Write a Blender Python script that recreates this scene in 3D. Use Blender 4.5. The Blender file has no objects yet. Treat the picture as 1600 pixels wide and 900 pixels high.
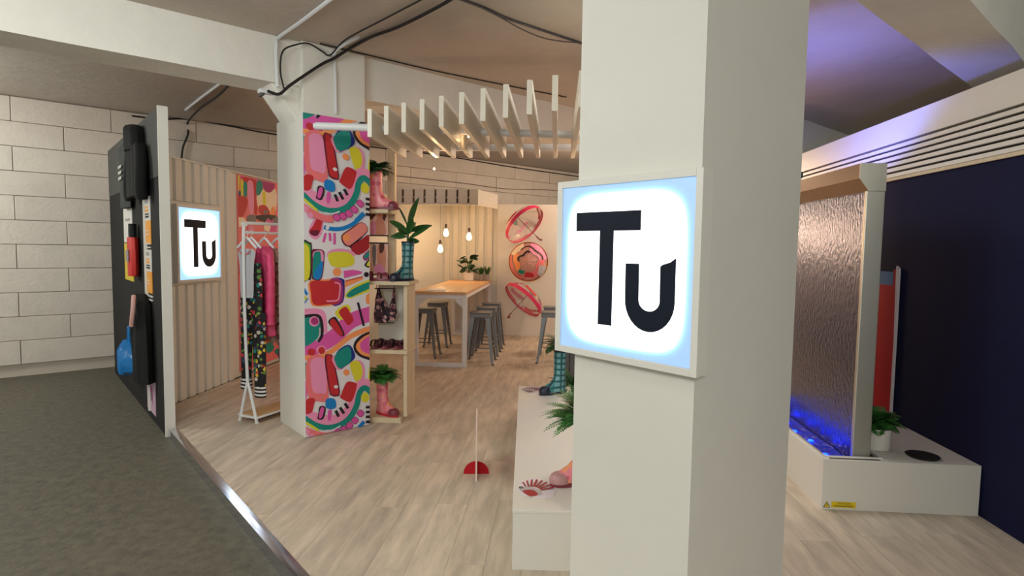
import bpy, bmesh, math, random
from mathutils import Vector, Matrix
random.seed(7)
scene = bpy.context.scene
COL = scene.collection
R = math.radians
S2 = math.sqrt(.5)

# ------------------------------------------------------------------ camera
FPX, PITCH, ROLL, YAW, EYE = 914.56, R(3.927), R(.85), R(4.318), 1.68
def rz(v, a):
    c, s = math.cos(a), math.sin(a)
    return Vector((c*v[0]-s*v[1], s*v[0]+c*v[1], v[2]))
FW = rz((0, math.cos(PITCH), -math.sin(PITCH)), YAW)
U0 = rz((0, math.sin(PITCH), math.cos(PITCH)), YAW)
R0 = rz((1, 0, 0), YAW)
RT = R0*math.cos(ROLL)+U0*math.sin(ROLL)
UP = -R0*math.sin(ROLL)+U0*math.cos(ROLL)
CAM = Vector((0, 0, EYE))
cam = bpy.data.cameras.new('camera'); cam.sensor_width = 36; cam.lens = 36*FPX/1600
cam.clip_start = .05
co = bpy.data.objects.new('camera', cam); COL.objects.link(co)
co.matrix_world = Matrix(((RT.x, UP.x, -FW.x, 0), (RT.y, UP.y, -FW.y, 0), (RT.z, UP.z, -FW.z, EYE), (0, 0, 0, 1)))
scene.camera = co

# ------------------------------------------------------------------ world, lights, exposure
w = bpy.data.worlds.new('world'); scene.world = w; w.use_nodes = True
w.node_tree.nodes['Background'].inputs[0].default_value = (.96, 1, .96, 1)
w.node_tree.nodes['Background'].inputs[1].default_value = .42
scene.view_settings.view_transform = 'Standard'
scene.view_settings.look = 'None'
scene.view_settings.exposure = .72
scene.view_settings.gamma = 1
scene.view_settings.use_curve_mapping = False
def area(name, loc, sx, sy, power, col, aim=None, rot=0):
    d = bpy.data.lights.new(name, 'AREA'); d.shape = 'RECTANGLE'; d.size = sx; d.size_y = sy; d.energy = power; d.color = col
    o = bpy.data.objects.new(name, d); COL.objects.link(o); o.location = loc
    if aim is not None:
        o.rotation_euler = (Vector(aim)-Vector(loc)).to_track_quat('-Z', 'Y').to_euler()
    else:
        o.rotation_euler = (0, 0, rot)
    return o
def point(name, loc, power, col, r=.03):
    d = bpy.data.lights.new(name, 'POINT'); d.energy = power; d.color = col; d.shadow_soft_size = r
    o = bpy.data.objects.new(name, d); COL.objects.link(o); o.location = loc
    return o
# fluorescent hall battens over the aisle and behind the viewer; added lights noted beside
point('unseen_light', (-2.2, 2.5, 3.0), 20, (.94, 1, 1.0), .3)  # added fill light to brighten the battened side wall
point('unseen_light', (-3.4, .6, 2.95), 78, (.96, 1, .96), .35)
point('unseen_light', (-7.2, 4.6, 2.95), 100, (.96, 1, .96), .35)
point('unseen_light', (-.4, -2.6, 2.9), 150, (.96, 1, .96), .35)
point('unseen_light', (3.6, -1.4, 2.95), 40, (.98, 1, .94), .35)
point('unseen_light', (.95, 7.05, 1.9), 15, (1, .62, .34), .12)  # unseen warm lamp inferred behind the column, makes the water wall's highlight
area('hall_tube_light', (.75, 4.3, 3.0), 1.3, .3, 19, (.97, 1, .97), rot=R(45))
point('unseen_light', (1.4, 10.2, 3.0), 90, (1, .74, .53), .3)  # added warm light, hidden behind the column, to brighten the far wall

# ------------------------------------------------------------------ materials
def lin(c):
    return tuple((x/255/12.92 if x/255 <= .04045 else ((x/255+.055)/1.055)**2.4) for x in c)+(1,)
MATS = {}
def mat(name, rgb, rough=.6, metal=0, var=.0, vscale=6, bump=0, bscale=60, emit=None, estr=0, stretch=None, spec=.5, trans=0, alpha=1, rnd=0):
    if name in MATS: return MATS[name]
    m = bpy.data.materials.new(name); m.use_nodes = True
    nt = m.node_tree; N = nt.nodes; L = nt.links
    b = N['Principled BSDF']
    b.inputs['Base Color'].default_value = lin(rgb); b.inputs['Roughness'].default_value = rough
    b.inputs['Metallic'].default_value = metal; b.inputs['Specular IOR Level'].default_value = spec
    b.inputs['Transmission Weight'].default_value = trans; b.inputs['Alpha'].default_value = alpha
    tc = N.new('ShaderNodeTexCoord'); mp = N.new('ShaderNodeMapping'); L.new(tc.outputs['Object'], mp.inputs['Vector'])
    if stretch: mp.inputs['Scale'].default_value = stretch
    if rnd:
        oi = N.new('ShaderNodeObjectInfo'); ml = N.new('ShaderNodeVectorMath'); ml.operation = 'SCALE'
        cb = N.new('ShaderNodeCombineXYZ'); 
        for i in range(3): L.new(oi.outputs['Random'], cb.inputs[i])
        L.new(cb.outputs[0], ml.inputs[0]); ml.inputs['Scale'].default_value = 37.0
        L.new(ml.outputs[0], mp.inputs['Location'])
    if var or rnd:
        no = N.new('ShaderNodeTexNoise'); no.inputs['Scale'].default_value = vscale; no.inputs['Detail'].default_value = 6
        no.inputs['Roughness'].default_value = .62
        L.new(mp.outputs[0], no.inputs['Vector'])
        rp = N.new('ShaderNodeValToRGB'); rp.color_ramp.elements[0].position = .3; rp.color_ramp.elements[1].position = .7
        c = lin(rgb)
        rp.color_ramp.elements[0].color = tuple(max(0, x*(1-var)) for x in c[:3])+(1,)
        rp.color_ramp.elements[1].color = tuple(min(1, x*(1+var)) for x in c[:3])+(1,)
        L.new(no.outputs['Fac'], rp.inputs['Fac'])
        out = rp.outputs['Color']
        if rnd:
            hs = N.new('ShaderNodeHueSaturation'); mr = N.new('ShaderNodeMapRange')
            mr.inputs['To Min'].default_value = 1-rnd; mr.inputs['To Max'].default_value = 1+rnd
            L.new(oi.outputs['Random'], mr.inputs['Value']); L.new(mr.outputs[0], hs.inputs['Value']); L.new(out, hs.inputs['Color']); out = hs.outputs[0]
        L.new(out, b.inputs['Base Color'])
    if bump:
        n2 = N.new('ShaderNodeTexNoise'); n2.inputs['Scale'].default_value = bscale; n2.inputs['Detail'].default_value = 4
        L.new(mp.outputs[0], n2.inputs['Vector'])
        bp = N.new('ShaderNodeBump'); bp.inputs['Strength'].default_value = bump; bp.inputs['Distance'].default_value = .02
        L.new(n2.outputs['Fac'], bp.inputs['Height']); L.new(bp.outputs[0], b.inputs['Normal'])
    if emit:
        b.inputs['Emission Color'].default_value = lin(emit); b.inputs['Emission Strength'].default_value = estr
    MATS[name] = m
    return m
M_white = mat('white_paint', (222, 219, 210), .55, var=.02, vscale=3)
M_lam = mat('white_laminate', (226, 223, 214), .4)
M_plaster = mat('painted_concrete', (230, 226, 216), .8, var=.05, vscale=2.2, bump=.25, bscale=14)
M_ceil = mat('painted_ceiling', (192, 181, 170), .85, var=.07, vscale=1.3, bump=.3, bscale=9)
M_block = mat('painted_block', (216, 206, 194), .85, var=.05, vscale=4, bump=.3, bscale=25, rnd=.03)
M_mortar = mat('mortar', (200, 188, 174), .9)
M_conc = mat('concrete_floor', (96, 92, 79), .7, var=.30, vscale=13.0, bump=.3, bscale=30)
M_plank = mat('grey_oak_plank', (198, 184, 166), .5, var=.26, vscale=5, stretch=(2.6, .42, 1), bump=.04, bscale=40, rnd=.06)
M_groove = mat('plank_groove', (150, 136, 120), .8)
M_alu = mat('polished_aluminium', (214, 215, 226), .13, metal=1)
M_steel = mat('brushed_steel', (206, 204, 192), .45, metal=1, bump=.03, bscale=200, stretch=(1, 1, .05))
M_pine = mat('pale_pine', (214, 196, 164), .6, var=.08, vscale=5, stretch=(6, 6, .6))
M_birch = mat('birch_slat', (222, 214, 198), .34, var=.05, vscale=4, stretch=(4, .5, 4))
M_table = mat('oiled_oak', (214, 168, 118), .45, var=.12, vscale=5, stretch=(6, .5, 4), rnd=.06)
M_whmet = mat('white_metal', (225, 226, 228), .4)
M_gun = mat('gunmetal', (122, 126, 130), .4, metal=.5)
M_black = mat('black_rubber', (24, 24, 28), .5)
M_cable = mat('cable_black', (26, 22, 22), .6)
M_felt = mat('black_felt', (15, 14, 14), .9, var=.15, vscale=8)
M_char = mat('charcoal_board', (70, 71, 67), .8)
M_cloth = mat('black_cloth', (12, 12, 13), .9)
M_leaf = mat('leaf_green', (44, 92, 42), .45, var=.3, vscale=14)
M_fern = mat('fern_green', (62, 122, 52), .5, var=.35, vscale=18)
M_navy = mat('navy_board', (9, 15, 54), .8, var=.08, spec=.25)
M_red = mat('poster_red', (184, 20, 34), .65, spec=.25)
M_pottery = mat('white_pottery', (226, 220, 212), .35)

# ------------------------------------------------------------------ mesh helpers
class MB:
    def __init__(s): s.v = []; s.f = []; s.mi = []; s.cur = 0
    def add(s, vs, fs):
        o = len(s.v); s.v += [tuple(v) for v in vs]; s.f += [tuple(i+o for i in f) for f in fs]; s.mi += [s.cur]*len(fs)
        return s
    def box(s, a, b, rot=0, piv=None):
        x0, y0, z0 = a; x1, y1, z1 = b
        vs = [Vector(p) for p in ((x0,y0,z0),(x1,y0,z0),(x1,y1,z0),(x0,y1,z0),(x0,y0,z1),(x1,y0,z1),(x1,y1,z1),(x0,y1,z1))]
        if rot:
            pv = Vector(piv) if piv else Vector(((x0+x1)/2, (y0+y1)/2, 0))
            vs = [rz(v-pv, rot)+pv for v in vs]
        return s.add(vs, [(0,3,2,1),(4,5,6,7),(0,1,5,4),(1,2,6,5),(2,3,7,6),(3,0,4,7)])
    def prism(s, poly, z0, z1):
        n = len(poly)
        vs = [(x, y, z0) for x, y in poly]+[(x, y, z1) for x, y in poly]
        return s.add(vs, [tuple(range(n-1, -1, -1)), tuple(range(n, 2*n))]+[(i, (i+1) % n, n+(i+1) % n, n+i) for i in range(n)])
    def slab(s, poly, o, u, v, n, t0, t1):           # polygon in a plane (o,u,v) given thickness along n
        o, u, v, n = map(Vector, (o, u, v, n)); k = len(poly)
        vs = [o+u*a+v*b+n*t0 for a, b in poly]+[o+u*a+v*b+n*t1 for a, b in poly]
        return s.add(vs, [tuple(range(k-1, -1, -1)), tuple(range(k, 2*k))]+[(i, (i+1) % k, k+(i+1) % k, k+i) for i in range(k)])
    def tube(s, pts, r, seg=8, cap=True):
        pts = [Vector(p) for p in pts]; n = len(pts); rr = r if isinstance(r, (list, tuple)) else [r]*n
        rings = []
        t = (pts[1]-pts[0]).normalized(); up = Vector((0, 0, 1)) if abs(t.z) < .9 else Vector((1, 0, 0))
        nx = t.cross(up).normalized()
        for i in range(n):
            t = (pts[min(i+1, n-1)]-pts[max(i-1, 0)]).normalized()
            nx = (nx-t*nx.dot(t)).normalized(); ny = t.cross(nx)
            rings.append([pts[i]+(nx*math.cos(2*math.pi*k/seg)+ny*math.sin(2*math.pi*k/seg))*rr[i] for k in range(seg)])
        return s.loft(rings, cap)
    def loft(s, rings, cap=True, closed=True):
        k = len(rings[0]); vs = [p for r_ in rings for p in r_]; fs = []
        for i in range(len(rings)-1):
            for j in range(k if closed else k-1):
                fs.append((i*k+j, i*k+(j+1) % k, (i+1)*k+(j+1) % k, (i+1)*k+j))
        if cap and closed: fs += [tuple(range(k-1, -1, -1)), tuple(range((len(rings)-1)*k, len(rings)*k))]
        return s.add(vs, fs)
    def lathe(s, prof, c=(0, 0, 0), seg=20, cap=True):
        c = Vector(c)
        return s.loft([[c+Vector((r*math.cos(2*math.pi*k/seg), r*math.sin(2*math.pi*k/seg), z)) for k in range(seg)] for r, z in prof], cap)
    def ball(s, c, r, sx=1, sy=1, sz=1, seg=12, rings=8):
        return s.lathe([(max(1e-4, r*math.sin(math.pi*i/rings)), -r*math.cos(math.pi*i/rings)) for i in range(rings+1)], (0,0,0), seg)._sc(c, sx, sy, sz, seg*(rings+1))
    def _sc(s, c, sx, sy, sz, n):
        for i in range(len(s.v)-n, len(s.v)):
            x, y, z = s.v[i]; s.v[i] = (c[0]+x*sx, c[1]+y*sy, c[2]+z*sz)
        return s
    def build(s, name, m, parent=None, smooth=False, bevel=0, loc=None, rot=0):
        me = bpy.data.meshes.new(name); me.from_pydata(s.v, [], s.f)
        ms = m if isinstance(m, list) else [m]
        for q in ms: me.materials.append(q)
        if len(ms) > 1:
            for p, i in zip(me.polygons, s.mi): p.material_index = i
        bm = bmesh.new(); bm.from_mesh(me); bmesh.ops.recalc_face_normals(bm, faces=bm.faces); bm.to_mesh(me); bm.free()
        if smooth:
            for p in me.polygons: p.use_smooth = True
            me.set_sharp_from_angle(angle=R(40))
        o = bpy.data.objects.new(name, me); COL.objects.link(o)
        if loc is not None: o.location = loc
        if rot: o.rotation_euler = (0, 0, rot)
        if parent: o.parent = parent
        if bevel:
            b = o.modifiers.new('bevel', 'BEVEL'); b.width = bevel; b.segments = 2; b.limit_method = 'ANGLE'
        return o
def tag(o, label, cat, group=None, kind=None):
    o['label'] = label; o['category'] = cat
    if group: o['group'] = group
    if kind: o['kind'] = kind
    return o
def thing(name, label, cat, loc=(0, 0, 0), rot=0, group=None, kind=None):
    o = bpy.data.objects.new(name, None); COL.objects.link(o); o.location = loc; o.rotation_euler = (0, 0, rot); o.empty_display_size = .1
    return tag(o, label, cat, group, kind)
def struct(o, label, cat): return tag(o, label, cat, None, 'structure')
def piece(proto, parent, loc, rot=None, sc=None):
    c = proto.copy(); COL.objects.link(c); c.parent = parent; c.location = loc
    if rot is not None: c.rotation_euler = rot
    if sc is not None: c.scale = sc
    return c
def dup(root, loc, rot=0, label=None):
    r_ = root.copy(); COL.objects.link(r_); r_.location = loc; r_.rotation_euler = (0, 0, rot)
    if label: r_['label'] = label
    for ch in list(root.children):
        c = ch.copy(); COL.objects.link(c); c.parent = r_
        for g in ch.children:
            d = g.copy(); COL.objects.link(d); d.parent = c
    return r_
def hit(px, py, p, n):           # photograph point -> point on a real plane of the place
    d = FW+RT*((px-800)/FPX)-UP*((py-450)/FPX); p = Vector(p); n = Vector(n)
    return CAM+d*((p-CAM).dot(n)/d.dot(n))
def smooth_poly(pts, k=4):
    n = len(pts); out = []
    for i in range(n):
        p0, p1, p2, p3 = (pts[(i+j-1) % n] for j in range(4))
        for s in range(k):
            t = s/k
            out.append(tuple(.5*((2*p1[a])+(-p0[a]+p2[a])*t+(2*p0[a]-5*p1[a]+4*p2[a]-p3[a])*t*t+(-p0[a]+3*p1[a]-3*p2[a]+p3[a])*t**3) for a in (0, 1)))
    return out
def smooth_line(pts, k=5):
    out = []; n = len(pts)
    for i in range(n-1):
        p0, p1, p2, p3 = pts[max(i-1, 0)], pts[i], pts[i+1], pts[min(i+2, n-1)]
        for s in range(k):
            t = s/k
            out.append(tuple(.5*((2*p1[a])+(-p0[a]+p2[a])*t+(2*p0[a]-5*p1[a]+4*p2[a]-p3[a])*t*t+(-p0[a]+3*p1[a]-3*p2[a]+p3[a])*t**3) for a in range(len(p1))))
    out.append(tuple(pts[-1])); return out
def stroke(pts, w):
    p = smooth_line(pts) if len(pts) > 2 else [tuple(q) for q in pts]
    l = []; r_ = []
    for i in range(len(p)):
        a = p[max(i-1, 0)]; b = p[min(i+1, len(p)-1)]; dx, dy = b[0]-a[0], b[1]-a[1]; n = math.hypot(dx, dy) or 1
        l.append((p[i][0]-dy/n*w/2, p[i][1]+dx/n*w/2)); r_.append((p[i][0]+dy/n*w/2, p[i][1]-dx/n*w/2))
    return [('q', [l[i], l[i+1], r_[i+1], r_[i]]) for i in range(len(p)-1)]
def disc(x, y, r, ry=None): return [(x+r*math.cos(2*math.pi*i/16), y+(ry or r)*math.sin(2*math.pi*i/16)) for i in range(16)]
def clip_rect(poly, x0, x1, y0, y1):
    for ax, lim, sg in ((0, x0, 1), (0, x1, -1), (1, y0, 1), (1, y1, -1)):
        out = []
        for i in range(len(poly)):
            a, b = poly[i-1], poly[i]; ia = (a[ax]-lim)*sg >= 0; ib = (b[ax]-lim)*sg >= 0
            if ia != ib:
                t = (lim-a[ax])/(b[ax]-a[ax]); out.append((a[0]+(b[0]-a[0])*t, a[1]+(b[1]-a[1])*t))
            if ib: out.append(b)
        poly = out
        if len(poly) < 3: return []
    return poly
def clip_half(poly, nx, ny, c):  # keep nx*x+ny*y >= c
    out = []
    for i in range(len(poly)):
        a, b = poly[i-1], poly[i]; da = nx*a[0]+ny*a[1]-c; db = nx*b[0]+ny*b[1]-c
        if (da >= 0) != (db >= 0):
            t = da/(da-db); out.append((a[0]+(b[0]-a[0])*t, a[1]+(b[1]-a[1])*t))
        if db >= 0: out.append(b)
    return out
def ink(name, rgb): return mat('print_'+name, rgb, .5)
PAL = dict(red=(200, 40, 48), dred=(170, 30, 42), pink=(240, 150, 190), magenta=(224, 88, 170), coral=(240, 120, 125), salmon=(240, 140, 130), teal=(0, 140, 128), blue=(0, 128, 205), navy=(25, 40, 130), yellow=(222, 214, 50), orange=(250, 155, 92), black=(28, 16, 28), maroon=(110, 20, 50), white=(232, 228, 232), green=(90, 170, 60), purple=(170, 50, 120), cream=(246, 226, 200), grey=(120, 112, 118), lgrey=(190, 186, 190), skin=(226, 150, 125), hair=(90, 40, 34))
INKS = list(PAL); INKM = [ink(k, PAL[k]) for k in INKS]
def print_mesh(shapes, to_uv, o, u, v, n, rect=None, name='printed_pattern', parent=None, off=.0008, step=.00006):
    """flat coloured print: shapes = (colour, polygon or stroke list), laid as thin ink layers on the panel"""
    mb = MB(); o, u, v, n = map(Vector, (o, u, v, n)); d = off
    for colr, sh in shapes:
        mb.cur = INKS.index(colr); d += step
        for pl_ in ([q[1] for q in sh] if isinstance(sh[0][0], str) else [sh]):
            p = [to_uv(*q) for q in pl_]
            if rect: p = clip_rect(p, *rect)
            if len(p) < 3: continue
            mb.add([o+u*a+v*b+n*d for a, b in p], [tuple(range(len(p)))])
    me = bpy.data.meshes.new(name); me.from_pydata(mb.v, [], mb.f)
    for q in INKM: me.materials.append(q)
    for p, i in zip(me.polygons, mb.mi): p.material_index = i
    ob = bpy.data.objects.new(name, me); COL.objects.link(ob); ob.parent = parent
    return ob

# ================================================================== SETTING
ZC = 3.395
# concrete floor of the hall
fl = MB().box((-14, -8, -.28), (12, 20, -.08)).build('floor', M_conc)
struct(fl, 'worn dark grey concrete floor of the hall aisle', 'floor')
# raised plank deck of the stand; its front edge runs along x + y = EDGE
EDGE = 1.495; DX0, DX1, DY1 = -3.95, 4.6, 11.3
deck = thing('floor_deck', 'raised stand floor of pale grey oak planks', 'floor', kind='structure')
sub = clip_half([(DX0, -3.0), (DX1, -3.0), (DX1, DY1), (DX0, DY1)], 1, 1, EDGE)
MB().prism(sub, -.08, -.0125).build('deck_base', M_groove, deck)
PW_, PL_ = .2, 1.52
pm = MB().box((-PW_/2+.0006, -PL_/2+.0006, -.0125), (PW_/2-.0006, PL_/2-.0006, 0)).build('plank', M_plank, deck)
first = True; nx = int((DX1-DX0)/PW_)
for i in range(nx+1):
    xc = DX0+PW_*(i+.5); yo = (i*.47) % 1*PL_
    y = -1.6-yo
    while y < DY1:
        yc = y+PL_/2
        rect = [(xc-PW_/2+.0006, y+.0006), (xc+PW_/2-.0006, y+.0006), (xc+PW_/2-.0006, y+PL_-.0006), (xc-PW_/2+.0006, y+PL_-.0006)]
        c = clip_half(clip_half(rect, 1, 1, EDGE+.045), 0, -1, -DY1)
        # leave out planks nothing of which shows (behind the viewer, under the far stand)
        vis = c and len(c) >= 3 and max(p[1] for p in c) > 1.2 and not (xc > 2.9 and yc > 5.5)
        if vis:
            if c == rect or (len(c) == 4 and abs((c[0][0]-rect[0][0]))+abs(c[2][1]-rect[2][1]) < 1e-6 and min(p[0]+p[1] for p in rect) > EDGE+.045 and y+PL_ < DY1):
                if first: pm.location = (xc, yc, 0); first = False
                else: piece(pm, deck, (xc, yc, 0))
            else:
                MB().prism([(p[0]-xc, p[1]-yc) for p in c], -.0125, 0).build('plank', M_plank, deck, loc=(xc, yc, 0))
        y += PL_
# metal nosing along the deck edge
A = Vector((-S2, S2, 0)); NB = Vector((-S2, -S2, 0)); B = Vector((S2, S2, 0)); NF = Vector((S2, -S2, 0))
def along(t, n_, z): return Vector((EDGE/2, EDGE/2, 0))+A*t+NB*n_+Vector((0, 0, z))
prof = [(-.045, .001), (-.045, .0080), (-.024, .0062), (-.004, .0038), (.014, .0010), (.016, -.08), (.012, -.08), (.010, -.003)]
ts = [5.93, 2.6, .2, -1.6, -3.5]
tr = thing('trim_1', 'shiny metal nosing strip along the deck front edge', 'trim', kind='structure')
for i in range(4):
    MB().loft([[along(ts[i]-.001, a, b) for a, b in prof], [along(ts[i+1]+.001, a, b) for a, b in prof]]).build('nosing_strip', M_alu, tr)
# ceiling and beams
ZW = 3.5                      # the bay beyond the first beam has a higher slab
near = clip_half([(-14, -8), (12, -8), (12, 20), (-14, 20)], 1, -1, -7.43)
far = clip_half([(-14, -8), (12, -8), (12, 20), (-14, 20)], -1, 1, 7.43)
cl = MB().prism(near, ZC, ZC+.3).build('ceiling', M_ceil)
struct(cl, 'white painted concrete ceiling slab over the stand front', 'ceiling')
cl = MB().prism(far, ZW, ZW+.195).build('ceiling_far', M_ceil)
struct(cl, 'white painted concrete ceiling slab beyond the beam', 'ceiling')
PC = Vector((-2.15, 5.28, 0))
def beam(name, label, c, half, z0, t0, t1, zt=ZC):
    mb = MB(); rings = []
    n = 26
    for i in range(n+1):
        t = t0+(t1-t0)*i/n; j = lambda: random.uniform(-.006, .006)
        rings.append([c+B*t+NF*(half+j())+Vector((0, 0, z0+j())), c+B*t+NF*(half+j())+Vector((0, 0, ZC)), c+B*t-NF*half+Vector((0, 0, zt)), c+B*t-NF*(half)+Vector((0, 0, z0+j()))])
    mb.loft(rings)
    return struct(mb.build(name, M_plaster), label, 'beam')
beam('ceiling_beam', 'white concrete ceiling beam over the patterned column', PC, .2, 3.02, -7, 9.5, ZW)
beam('ceiling_beam', 'white concrete ceiling beam over the big front column', Vector((.6, 2.09, 0)), .2, 3.02, -3, 9)
beam('ceiling_beam', 'concrete beam beyond the water wall under the blue lit ceiling', Vector((2.8, 7.9, 0)), .2, 2.9, -.9, 7)
# concrete column head above the patterned column, with a haunch up to the beam
hd = MB()
hd.slab([(-.29, 2.70), (.29, 2.70), (.29, ZC), (-.29, ZC)], PC, B, (0, 0, 1), NF, -.26, .26)
hd.slab([(-.28, 2.70), (-.28, 3.03), (-.52, 3.03)], PC, B, (0, 0, 1), NF, -.17, .17)
struct(hd.build('column_head', M_plaster, bevel=.01), 'concrete head of the pillar above the patterned column', 'column')
# building wall of painted blocks, parallel to the beams
WB = 13.9
wl = thing('wall_back', 'white painted blockwork wall of the hall', 'wall', kind='structure')
w0 = Vector((-WB/2, WB/2, 0))     # point of the wall line nearest the origin
MB().slab([(-7, -.08), (12, -.08), (12, ZW), (-7, ZW)], w0, B, (0, 0, 1), -NF, .02, .25).build('wall_core', M_mortar, wl)
bh, bl = .31, 1.05
blk = None
for r_ in range(11):
    z0 = ZW-.01-bh*(r_+1)
    for k in range(14 if r_ < 4 else 6):
        t = -3.6+bl*k+(.5*bl if r_ % 2 else 0)
        if blk is None:
            blk = MB().box((-bl/2+.003, -.02, .003), (bl/2-.003, .02, bh-.003)).build('block', M_block, wl, bevel=.006)
            o = blk
        else: o = piece(blk, wl, (0, 0, 0))
        o.location = w0+B*t+Vector((0, 0, z0))+NF*random.uniform(-.004, .006); o.rotation_euler = (0, 0, R(45))
MB().slab([(2.2, 0), (12, 0), (12, ZW-.01-bh*4), (2.2, ZW-.01-bh*4)], w0, B, (0, 0, 1), NF, -.02, .018).build('wall_face', M_plaster, wl)

# ------------------------------------------------------------------ stand walls
XL = -3.957
wl = thing('wall_left', 'white side wall of the stand faced with vertical battens', 'wall', kind='structure')
MB().box((XL-.09, 5.47, 0), (XL-.03, 9.4, 2.55)).build('wall_panel', M_white, wl)
SY0, SY1, SZ0, SZ1 = 5.70, 6.62, 1.235, 2.115       # board round the small sign
MB().box((XL-.03, SY0, SZ0), (XL+.012, SY1, SZ1)).build('sign_board', M_white, wl, bevel=.004)
pt = .158; sl_hi = sl_lo = sl_full = None
y = 5.52
while y < 6.9:
    if y+pt*.6 > SY0 and y < SY1-.02:
        for (a, b) in ((SZ1+.004, 2.55), (0, SZ0-.004)):
            MB().prism([(0, 0), (0, .132), (.03, .118), (.03, .014)], 0, b-a).build('slat', M_white, wl, loc=(XL-.03, y, a), bevel=.003)
    else:
        MB().prism([(0, 0), (0, .132), (.03, .118), (.03, .014)], 0, 2.55).build('slat', M_white, wl, loc=(XL-.03, y, 0), bevel=.003)
    y += pt
MB().box((XL-.095, 5.47, 2.55), (XL+.01, 9.4, 2.565)).build('top_cap', M_white, wl)
# corner wall parallel to the hall wall and rear walls
c0, c1 = Vector((XL-.03, 9.36, 0)), Vector((-2.2, 11.2, 0))
d_ = (c1-c0).normalized(); nn = Vector((d_.y, -d_.x, 0))
wc = MB().slab([(0, 0), ((c1-c0).length, 0), ((c1-c0).length, 2.6), (0, 2.6)], c0, d_, (0, 0, 1), nn, -.05, 0).build('wall_corner', M_white)
struct(wc, 'plain white angled wall behind the pendant bulbs', 'wall')
wr = thing('wall_rear', 'pale battened rear wall behind the bar table plants', 'wall', kind='structure')
MB().box((-2.2, 11.2, 0), (-1.13, 11.28, 2.5)).build('wall_panel', M_white, wr)
xx = -2.16
while xx < -1.2:
    MB().box((0, -.03, 0), (.1, 0, 2.5)).build('slat', M_birch, wr, loc=(xx, 11.2, 0), bevel=.004)
    xx += .165
wu = MB().box((-1.13, 11.12, 0), (3.2, 11.2, 2.5)).build('wall_display', M_white, bevel=.004)
struct(wu, 'white rear wall hung with three open umbrellas', 'wall')
b1 = MB().box((-2.6, 11.13, 0), (-1.13, 11.17, .1)); 
struct(MB().box((-2.16, 11.145, 0), (-1.13, 11.168, .1)).build('baseboard_rear', M_white), 'white skirting under the battened rear wall', 'baseboard')

# canopy fascia over the bar table
cn = thing('canopy', 'pale wooden slatted canopy over the bar table', 'canopy', (0, 0, 0))
MB().box((-2.85, 9.985, 2.40), (-1.38, 10.06, 2.43)).build('fascia_rail', M_birch, cn)
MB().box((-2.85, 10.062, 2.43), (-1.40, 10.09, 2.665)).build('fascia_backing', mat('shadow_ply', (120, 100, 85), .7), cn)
xx = -2.84
while xx < -1.42:
    wd = .153
    MB().box((0, -.03, 0), (wd, .03, .235)).build('fascia_block', M_birch, cn, loc=(xx, 10.03, 2.43), bevel=.003)
    xx += .19
MB().prism([(-1.36, 10.0), (-1.12, 10.95), (-1.15, 10.96), (-1.39, 10.02)], 2.40, 2.665).build('return_panel', M_birch, cn)
MB().prism([(-2.85, 10.04), (-1.42, 10.04), (-1.17, 10.95), (-1.17, 11.15), (-2.0, 11.15)], 2.52, 2.54).build('canopy_board', M_white, cn)

# ================================================================== COLUMNS AND SIGNS
# patterned column
pcol = thing('poster_column', 'white boxed column with a colourful abstract print on one face', 'column', PC)
hw, hd_ = .305, .30
q = lambda a, b: (PC+B*a+NF*b)-PC
poly = [q(-hw, .292), q(hw, .292), q(hw, -.32), q(-hw, -.32)]
MB().prism([(p.x, p.y) for p in poly], 0, 2.79).build('column_body', M_white, pcol, bevel=.003)
poly = [q(-hw, .303), q(hw, .303), q(hw, .293), q(-hw, .293)]
panel = MB().prism([(p.x, p.y) for p in poly], 0.005, 2.79).build('print_panel', ink('white', PAL['white']), pcol)
PO = PC+B*(-hw)+NF*.303
def puv(zx, zy, org):
    h = hit(zx/6+465, zy/6+org, PO, NF)
    return ((h-PO).dot(B), h.z)
tA = []; tB = []
def a_(c, pts, sm=True): tA.append((c, [puv(*p, 550) for p in (smooth_poly(pts, 3) if sm else pts)]))
def as_(c, pts, w_): tA.append((c, [('q', [puv(*p, 550) for p in k[1]]) for k in stroke(pts, w_)]))
def b_(c, pts, org=430, sm=True): tB.append((c, [puv(*p, org) for p in (smooth_poly(pts, 3) if sm else pts)]))
def bs_(c, pts, w_, org=430): tB.append((c, [('q', [puv(*p, org) for p in k[1]]) for k in stroke(pts, w_)]))
# --- lower motif of the repeat
bs_('magenta', [(40, 715), (200, 660), (350, 570), (500, 430), (720, 350)], 140)
bs_('orange', [(40, 775), (200, 765), (330, 705), (500, 570), (720, 485)], 48)
bs_('pink', [(40, 345), (200, 345), (240, 400), (250, 540)], 60)
b_('teal', [(40, 395), (215, 395), (222, 520), (150, 625), (40, 655)])
bs_('black', [(40, 388), (180, 378), (222, 430), (228, 560), (190, 625)], 28)
bs_('lgrey', [(208, 490), (205, 560), (175, 620)], 14)
b_('pink', disc(155, 432, 48), sm=False); b_('purple', disc(160, 430, 36), sm=False)
b_('yellow', [(350, 360), (385, 310), (465, 275), (500, 320), (470, 380), (410, 420)])
b_('red', [(385, 345), (450, 295), (490, 345), (525, 420), (475, 470), (440, 430)])
b_('black', [(285, 435), (335, 390), (370, 410), (440, 550), (400, 570), (330, 500)])
b_('red', [(300, 440), (345, 412), (425, 548), (390, 562), (335, 505)])
bs_('black', [(565, 255), (620, 475)], 22)
b_('black', [(760, 530), (640, 540), (560, 590), (522, 660), (545, 730), (620, 780), (760, 790)])
b_('orange', [(760, 545), (660, 555), (580, 610), (545, 670), (580, 730), (640, 760), (760, 760)])
b_('magenta', [(760, 560), (660, 575), (600, 620), (585, 665), (620, 720), (760, 740)])
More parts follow.
